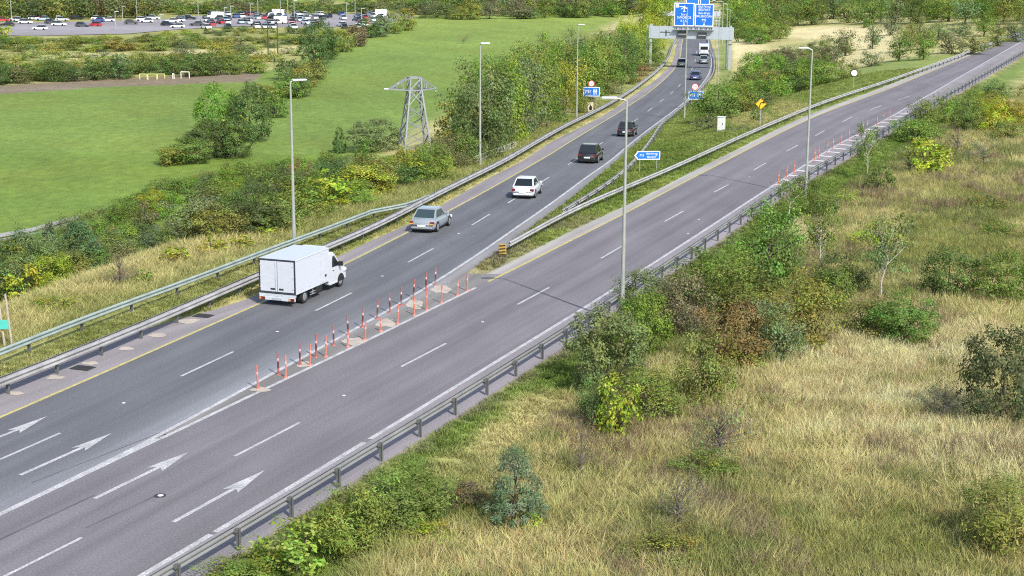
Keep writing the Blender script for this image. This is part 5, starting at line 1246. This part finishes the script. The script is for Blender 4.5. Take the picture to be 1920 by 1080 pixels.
fill([(1382,84),(1386,70),(1440,66),(1475,60),(1480,70),(1440,82)], 18, 19, ['shrub','tree','hawthorn'], ['fresh','green','olive'], (4.,6.), (3.,4.6), 'below the upper right woodland', 'trees of the upper right woodland')
fill([(1700,245),(1790,215),(1930,165),(1930,262),(1830,262)], 40, 10, ['shrub','hawthorn','bramble'], ['green','olive','lime'], (2.4,4.), (1.4,3.), 'right of the hatched area end', 'plants on the dry grass bank')
fill([(1680,118),(1668,62),(1930,62),(1930,88),(1800,108)], 34, 12, ['shrub','tree'], ['green','olive','grey'], (3.5,5.), (2.4,4.), 'beyond the slip road bend', 'plants between the carriageways')
fill([(785,40),(900,37),(1200,33),(1200,26),(900,28),(785,30)], 16, 13, ['tree','hawthorn'], ['green','dark','olive','grey'], (5.5,8.5), (3.2,5.4), 'along the far edge of the field', 'trees along the far field edge')

# far woods that read as one mass
r = np.random.default_rng(5); VV = []; CC = []; trunks = MB()
base = [crown_arrays('tree', 2, 300+i) for i in range(4)]
for yb in (35, 31, 26, 20, 13, 6, -2, -10, -22, -34, -46):
    for x in np.arange(-140, 2060, 15 if yb > 0 else 20):
        x = x+r.uniform(-6, 6); y = yb+r.uniform(-3, 3)
        if x < 300 and yb > 37: continue
        if (300 < x < 405 or 545 < x < 660) and -1 < y < 14: continue
        if 290 < x < 785 and y > 28: continue
        if 1240 < x < 1390 and y > 6: continue
        if x > 770 and y > 30 and x < 1240: continue
        if x > 1372 and y > 10: continue
        p = at(x, y); V, c, C = base[r.integers(4)]; W = r.uniform(6, 9.5); H = r.uniform(5., 8.)*(1.2 if x < 300 else (.5 if x < 785 and y > 10 else 1))
        a = r.random()*6.28; R2 = np.array([[math.cos(a), -math.sin(a), 0], [math.sin(a), math.cos(a), 0], [0, 0, 1]])
        VV.append((V*np.array([W, W, H]))@R2.T+p-np.array([0,0,.1])); tn = np.array(TINT[['green','dark','olive','grey','dark','brown'][r.integers(6)]])*r.uniform(.8, 1.15)
        if x < 300: tn = tn*.85+np.array([.012,.006,.006])
        CC.append(c*tn)
wm = leaves_to_mesh('distant_wood', np.concatenate(VV), np.concatenate(CC), M_LEAF)
link('distant_wood', wm, label='far belt of dark woodland along the top of the picture', kind='stuff')

# ------------------------------------------------------------------ grasses
def blade_mat():
    m = bpy.data.materials.new('grass_blades'); m.use_nodes = True; n = m.node_tree; n.nodes.clear()
    a = n.nodes.new('ShaderNodeAttribute'); a.attribute_type = 'INSTANCER'; a.attribute_name = 'tint'
    d = n.nodes.new('ShaderNodeBsdfDiffuse'); t = n.nodes.new('ShaderNodeBsdfTranslucent'); mx = n.nodes.new('ShaderNodeMixShader'); mx.inputs[0].default_value = .3; o = n.nodes.new('ShaderNodeOutputMaterial')
    n.links.new(a.outputs['Color'], d.inputs[0]); n.links.new(a.outputs['Color'], t.inputs[0]); n.links.new(d.outputs[0], mx.inputs[1]); n.links.new(t.outputs[0], mx.inputs[2]); n.links.new(mx.outputs[0], o.inputs[0]); return m
M_BLADE = blade_mat()
def tuft(seed, n, h, spread, lean, wd):
    r = np.random.default_rng(seed); V = []; F = []
    for i in range(n):
        a = r.random()*6.28; q = r.random()**.5*spread; x, y = q*math.cos(a), q*math.sin(a); hh = h*r.uniform(.55, 1.1); w_ = wd*r.uniform(.6, 1.3)
        la = a+r.normal(0, .7); ld = np.array([math.cos(la), math.sin(la), 0])*hh*lean*r.uniform(.3, 1.2); wv = np.array([-math.sin(a+1), math.cos(a+1), 0])*w_
        p0 = np.array([x, y, -.03]); p1 = p0+ld*.35+np.array([0, 0, hh*.6]); p2 = p0+ld+np.array([0, 0, hh])
        b = len(V); V += [p0-wv*.7, p0+wv*.7, p1+wv, p1-wv, p2]; F += [(b, b+1, b+2, b+3), (b+3, b+2, b+4)]
    return mesh_np('tuft', V, F, M_BLADE)
def grass_group(name, col):
    g = bpy.data.node_groups.new(name, 'GeometryNodeTree')
    g.interface.new_socket('Geometry', in_out='INPUT', socket_type='NodeSocketGeometry'); g.interface.new_socket('Geometry', in_out='OUTPUT', socket_type='NodeSocketGeometry')
    N = g.nodes; i = N.new('NodeGroupInput'); o = N.new('NodeGroupOutput'); ci = N.new('GeometryNodeCollectionInfo'); ci.inputs['Collection'].default_value = col; ci.inputs['Separate Children'].default_value = True; ci.inputs['Reset Children'].default_value = True
    ip = N.new('GeometryNodeInstanceOnPoints'); ip.inputs['Pick Instance'].default_value = True
    def na(nm, ty): a = N.new('GeometryNodeInputNamedAttribute'); a.data_type = ty; a.inputs[0].default_value = nm; return a.outputs[0]
    L = g.links; mp = N.new('GeometryNodeMeshToPoints'); L.new(i.outputs[0], mp.inputs[0]); L.new(mp.outputs[0], ip.inputs['Points']); L.new(ci.outputs[0], ip.inputs['Instance'])
    L.new(na('pick', 'INT'), ip.inputs['Instance Index']); L.new(na('rot', 'FLOAT_VECTOR'), ip.inputs['Rotation']); L.new(na('size', 'FLOAT_VECTOR'), ip.inputs['Scale']); L.new(ip.outputs[0], o.inputs[0]); return g
def meadow(name, label, P, tint, size, lean, protos):
    n = len(P); me = bpy.data.meshes.new(name); me.vertices.add(n); me.vertices.foreach_set('co', P.astype(np.float32).ravel())
    r = np.random.default_rng(n)
    def at_(nm, ty, data, key): a = me.attributes.new(nm, ty, 'POINT'); a.data.foreach_set(key, data)
    at_('pick', 'INT', r.integers(0, len(protos), n).astype(np.int32), 'value')
    rot = np.stack([lean[:, 0], lean[:, 1], r.random(n)*6.28], 1).astype(np.float32); at_('rot', 'FLOAT_VECTOR', rot.ravel(), 'vector')
    at_('size', 'FLOAT_VECTOR', size.astype(np.float32).ravel(), 'vector'); at_('tint', 'FLOAT_COLOR', np.c_[tint, np.ones(n)].astype(np.float32).ravel(), 'color')
    col = bpy.data.collections.new(name+'_kinds')
    for q in protos: col.objects.link(bpy.data.objects.new('tuft', q))
    o = link(name, me, label=label, kind='stuff'); md = o.modifiers.new('grow', 'NODES'); md.node_group = grass_group(name, col); return o
def sample(n, x0, x1, y0, y1, seed, keep):
    r = np.random.default_rng(seed); X = r.uniform(x0, x1, n); Y = r.uniform(y0, y1, n)
    Z = ground(X, Y, False); q = project(np.stack([X, Y, Z], -1)); k = keep(X, Y, r) & (q[:, 0] > -60) & (q[:, 0] < 1990) & (q[:, 1] < 1150)
    return X[k], Y[k], Z[k], r
tall = [tuft(i, 20, 1., .42, .75, .016) for i in range(6)]
short = [tuft(20+i, 16, 1., .55, .8, .045) for i in range(4)]
X, Y, Z, r = sample(620000, -12, 75, 40, 190, 1, lambda X, Y, r: (X > LB(Y)+2.2+2.5*fbm(X, Y, 2.5, 77)) & (r.random(len(X)) < np.clip(1.05-(Y-40)/110, .18, 1)))
n = len(X); c = gcolor(X, Y, Z); lum = c.sum(1)
hgt = (.30+.26*sstep(.35, .8, lum)+.35*(fbm(X, Y, 6., 9)-.5))*r.uniform(.45, 1.1, n)
c = c*r.uniform(.78, 1.34, n)[:, None]*(1+r.normal(0, .06, (n, 3)))*1.08
wind = fbm(X, Y, 4., 55)-.5; wind2 = fbm(X, Y, 5., 66)-.5
meadow('dry_grass', 'tall dry straw coloured grass covering the bank right of the slip road', np.stack([X, Y, Z], 1), np.clip(c, .01, .6), np.stack([.7*hgt+.3, .7*hgt+.3, hgt], 1), np.stack([wind2*1.6+r.normal(0, .15, n), .2+wind*2.0+r.normal(0, .15, n)], 1), tall)
X, Y, Z, r = sample(90000, -12, 75, 40, 150, 8, lambda X, Y, r: (X > LB(Y)+4) & (fbm(X, Y, 3.4, 123) > .56) & (r.random(len(X)) < .55))
n = len(X); hgt = r.uniform(.45, 1.0, n); bw = (fbm(X, Y, 5., 133) > .5)[:, None]; c = np.where(bw, np.array((.24,.185,.12)), np.array((.19,.22,.075)))*r.uniform(.6, 1.35, n)[:, None]
meadow('weed_stems', 'dead brown and green weed stems in patches among the dry grass', np.stack([X, Y, Z], 1), c, np.stack([.5*hgt+.2, .5*hgt+.2, hgt], 1), np.stack([r.normal(0, .2, n), r.normal(0, .2, n)], 1), tall)
X, Y, Z, r = sample(160000, -32, 14, 55, 190, 2, lambda X, Y, r: (X < np.where(Y < 105, LO(Y), LA(Y))-.9) & (X > LA(Y)-16) & (r.random(len(X)) < np.clip(1.2-(Y-55)/120, .3, 1)))
n = len(X); c = gcolor(X, Y, Z)*r.uniform(.85, 1.5, n)[:, None]; hgt = r.uniform(.25, .65, n)
meadow('embankment_grass', 'tall straw and olive grass on the left embankment behind the barrier', np.stack([X, Y, Z], 1), c, np.stack([.8*hgt+.3, .8*hgt+.3, hgt], 1), np.stack([r.normal(0, .15, n), .2+r.normal(0, .15, n)], 1), tall)
def keepv(X, Y, r):
    a = (X > LB(Y)+.45) & (X < LB(Y)+5.5); b = (X > np.where(Y < 86, 999, L4(Y)+.9*(1-.5*sstep(110, 150, Y))+.15)) & (X < np.where(Y < 89, R1(Y)-1.2, S2(Y)-.15)) & (Y > 85)
    d = (X < S1(Y)-.3) & (X > LA(Y)-3.4) & (Y > 60) & ~((X > LA(Y)-1.) & (Y < 74))
    return (a | b | d) & (r.random(len(X)) < np.clip(1.25-Y/190, .2, 1))
X, Y, Z, r = sample(420000, -26, 60, 40, 230, 3, keepv)
n = len(X); c = gcolor(X, Y, Z)*r.uniform(.75, 1.35, n)[:, None]; hgt = r.uniform(.07, .24, n)
meadow('verge_grass', 'short green grass on the verges and the median', np.stack([X, Y, Z], 1), c, np.stack([hgt*.6+.25, hgt*.6+.25, hgt], 1), np.stack([r.normal(0, .1, n), r.normal(0, .1, n)], 1), short)
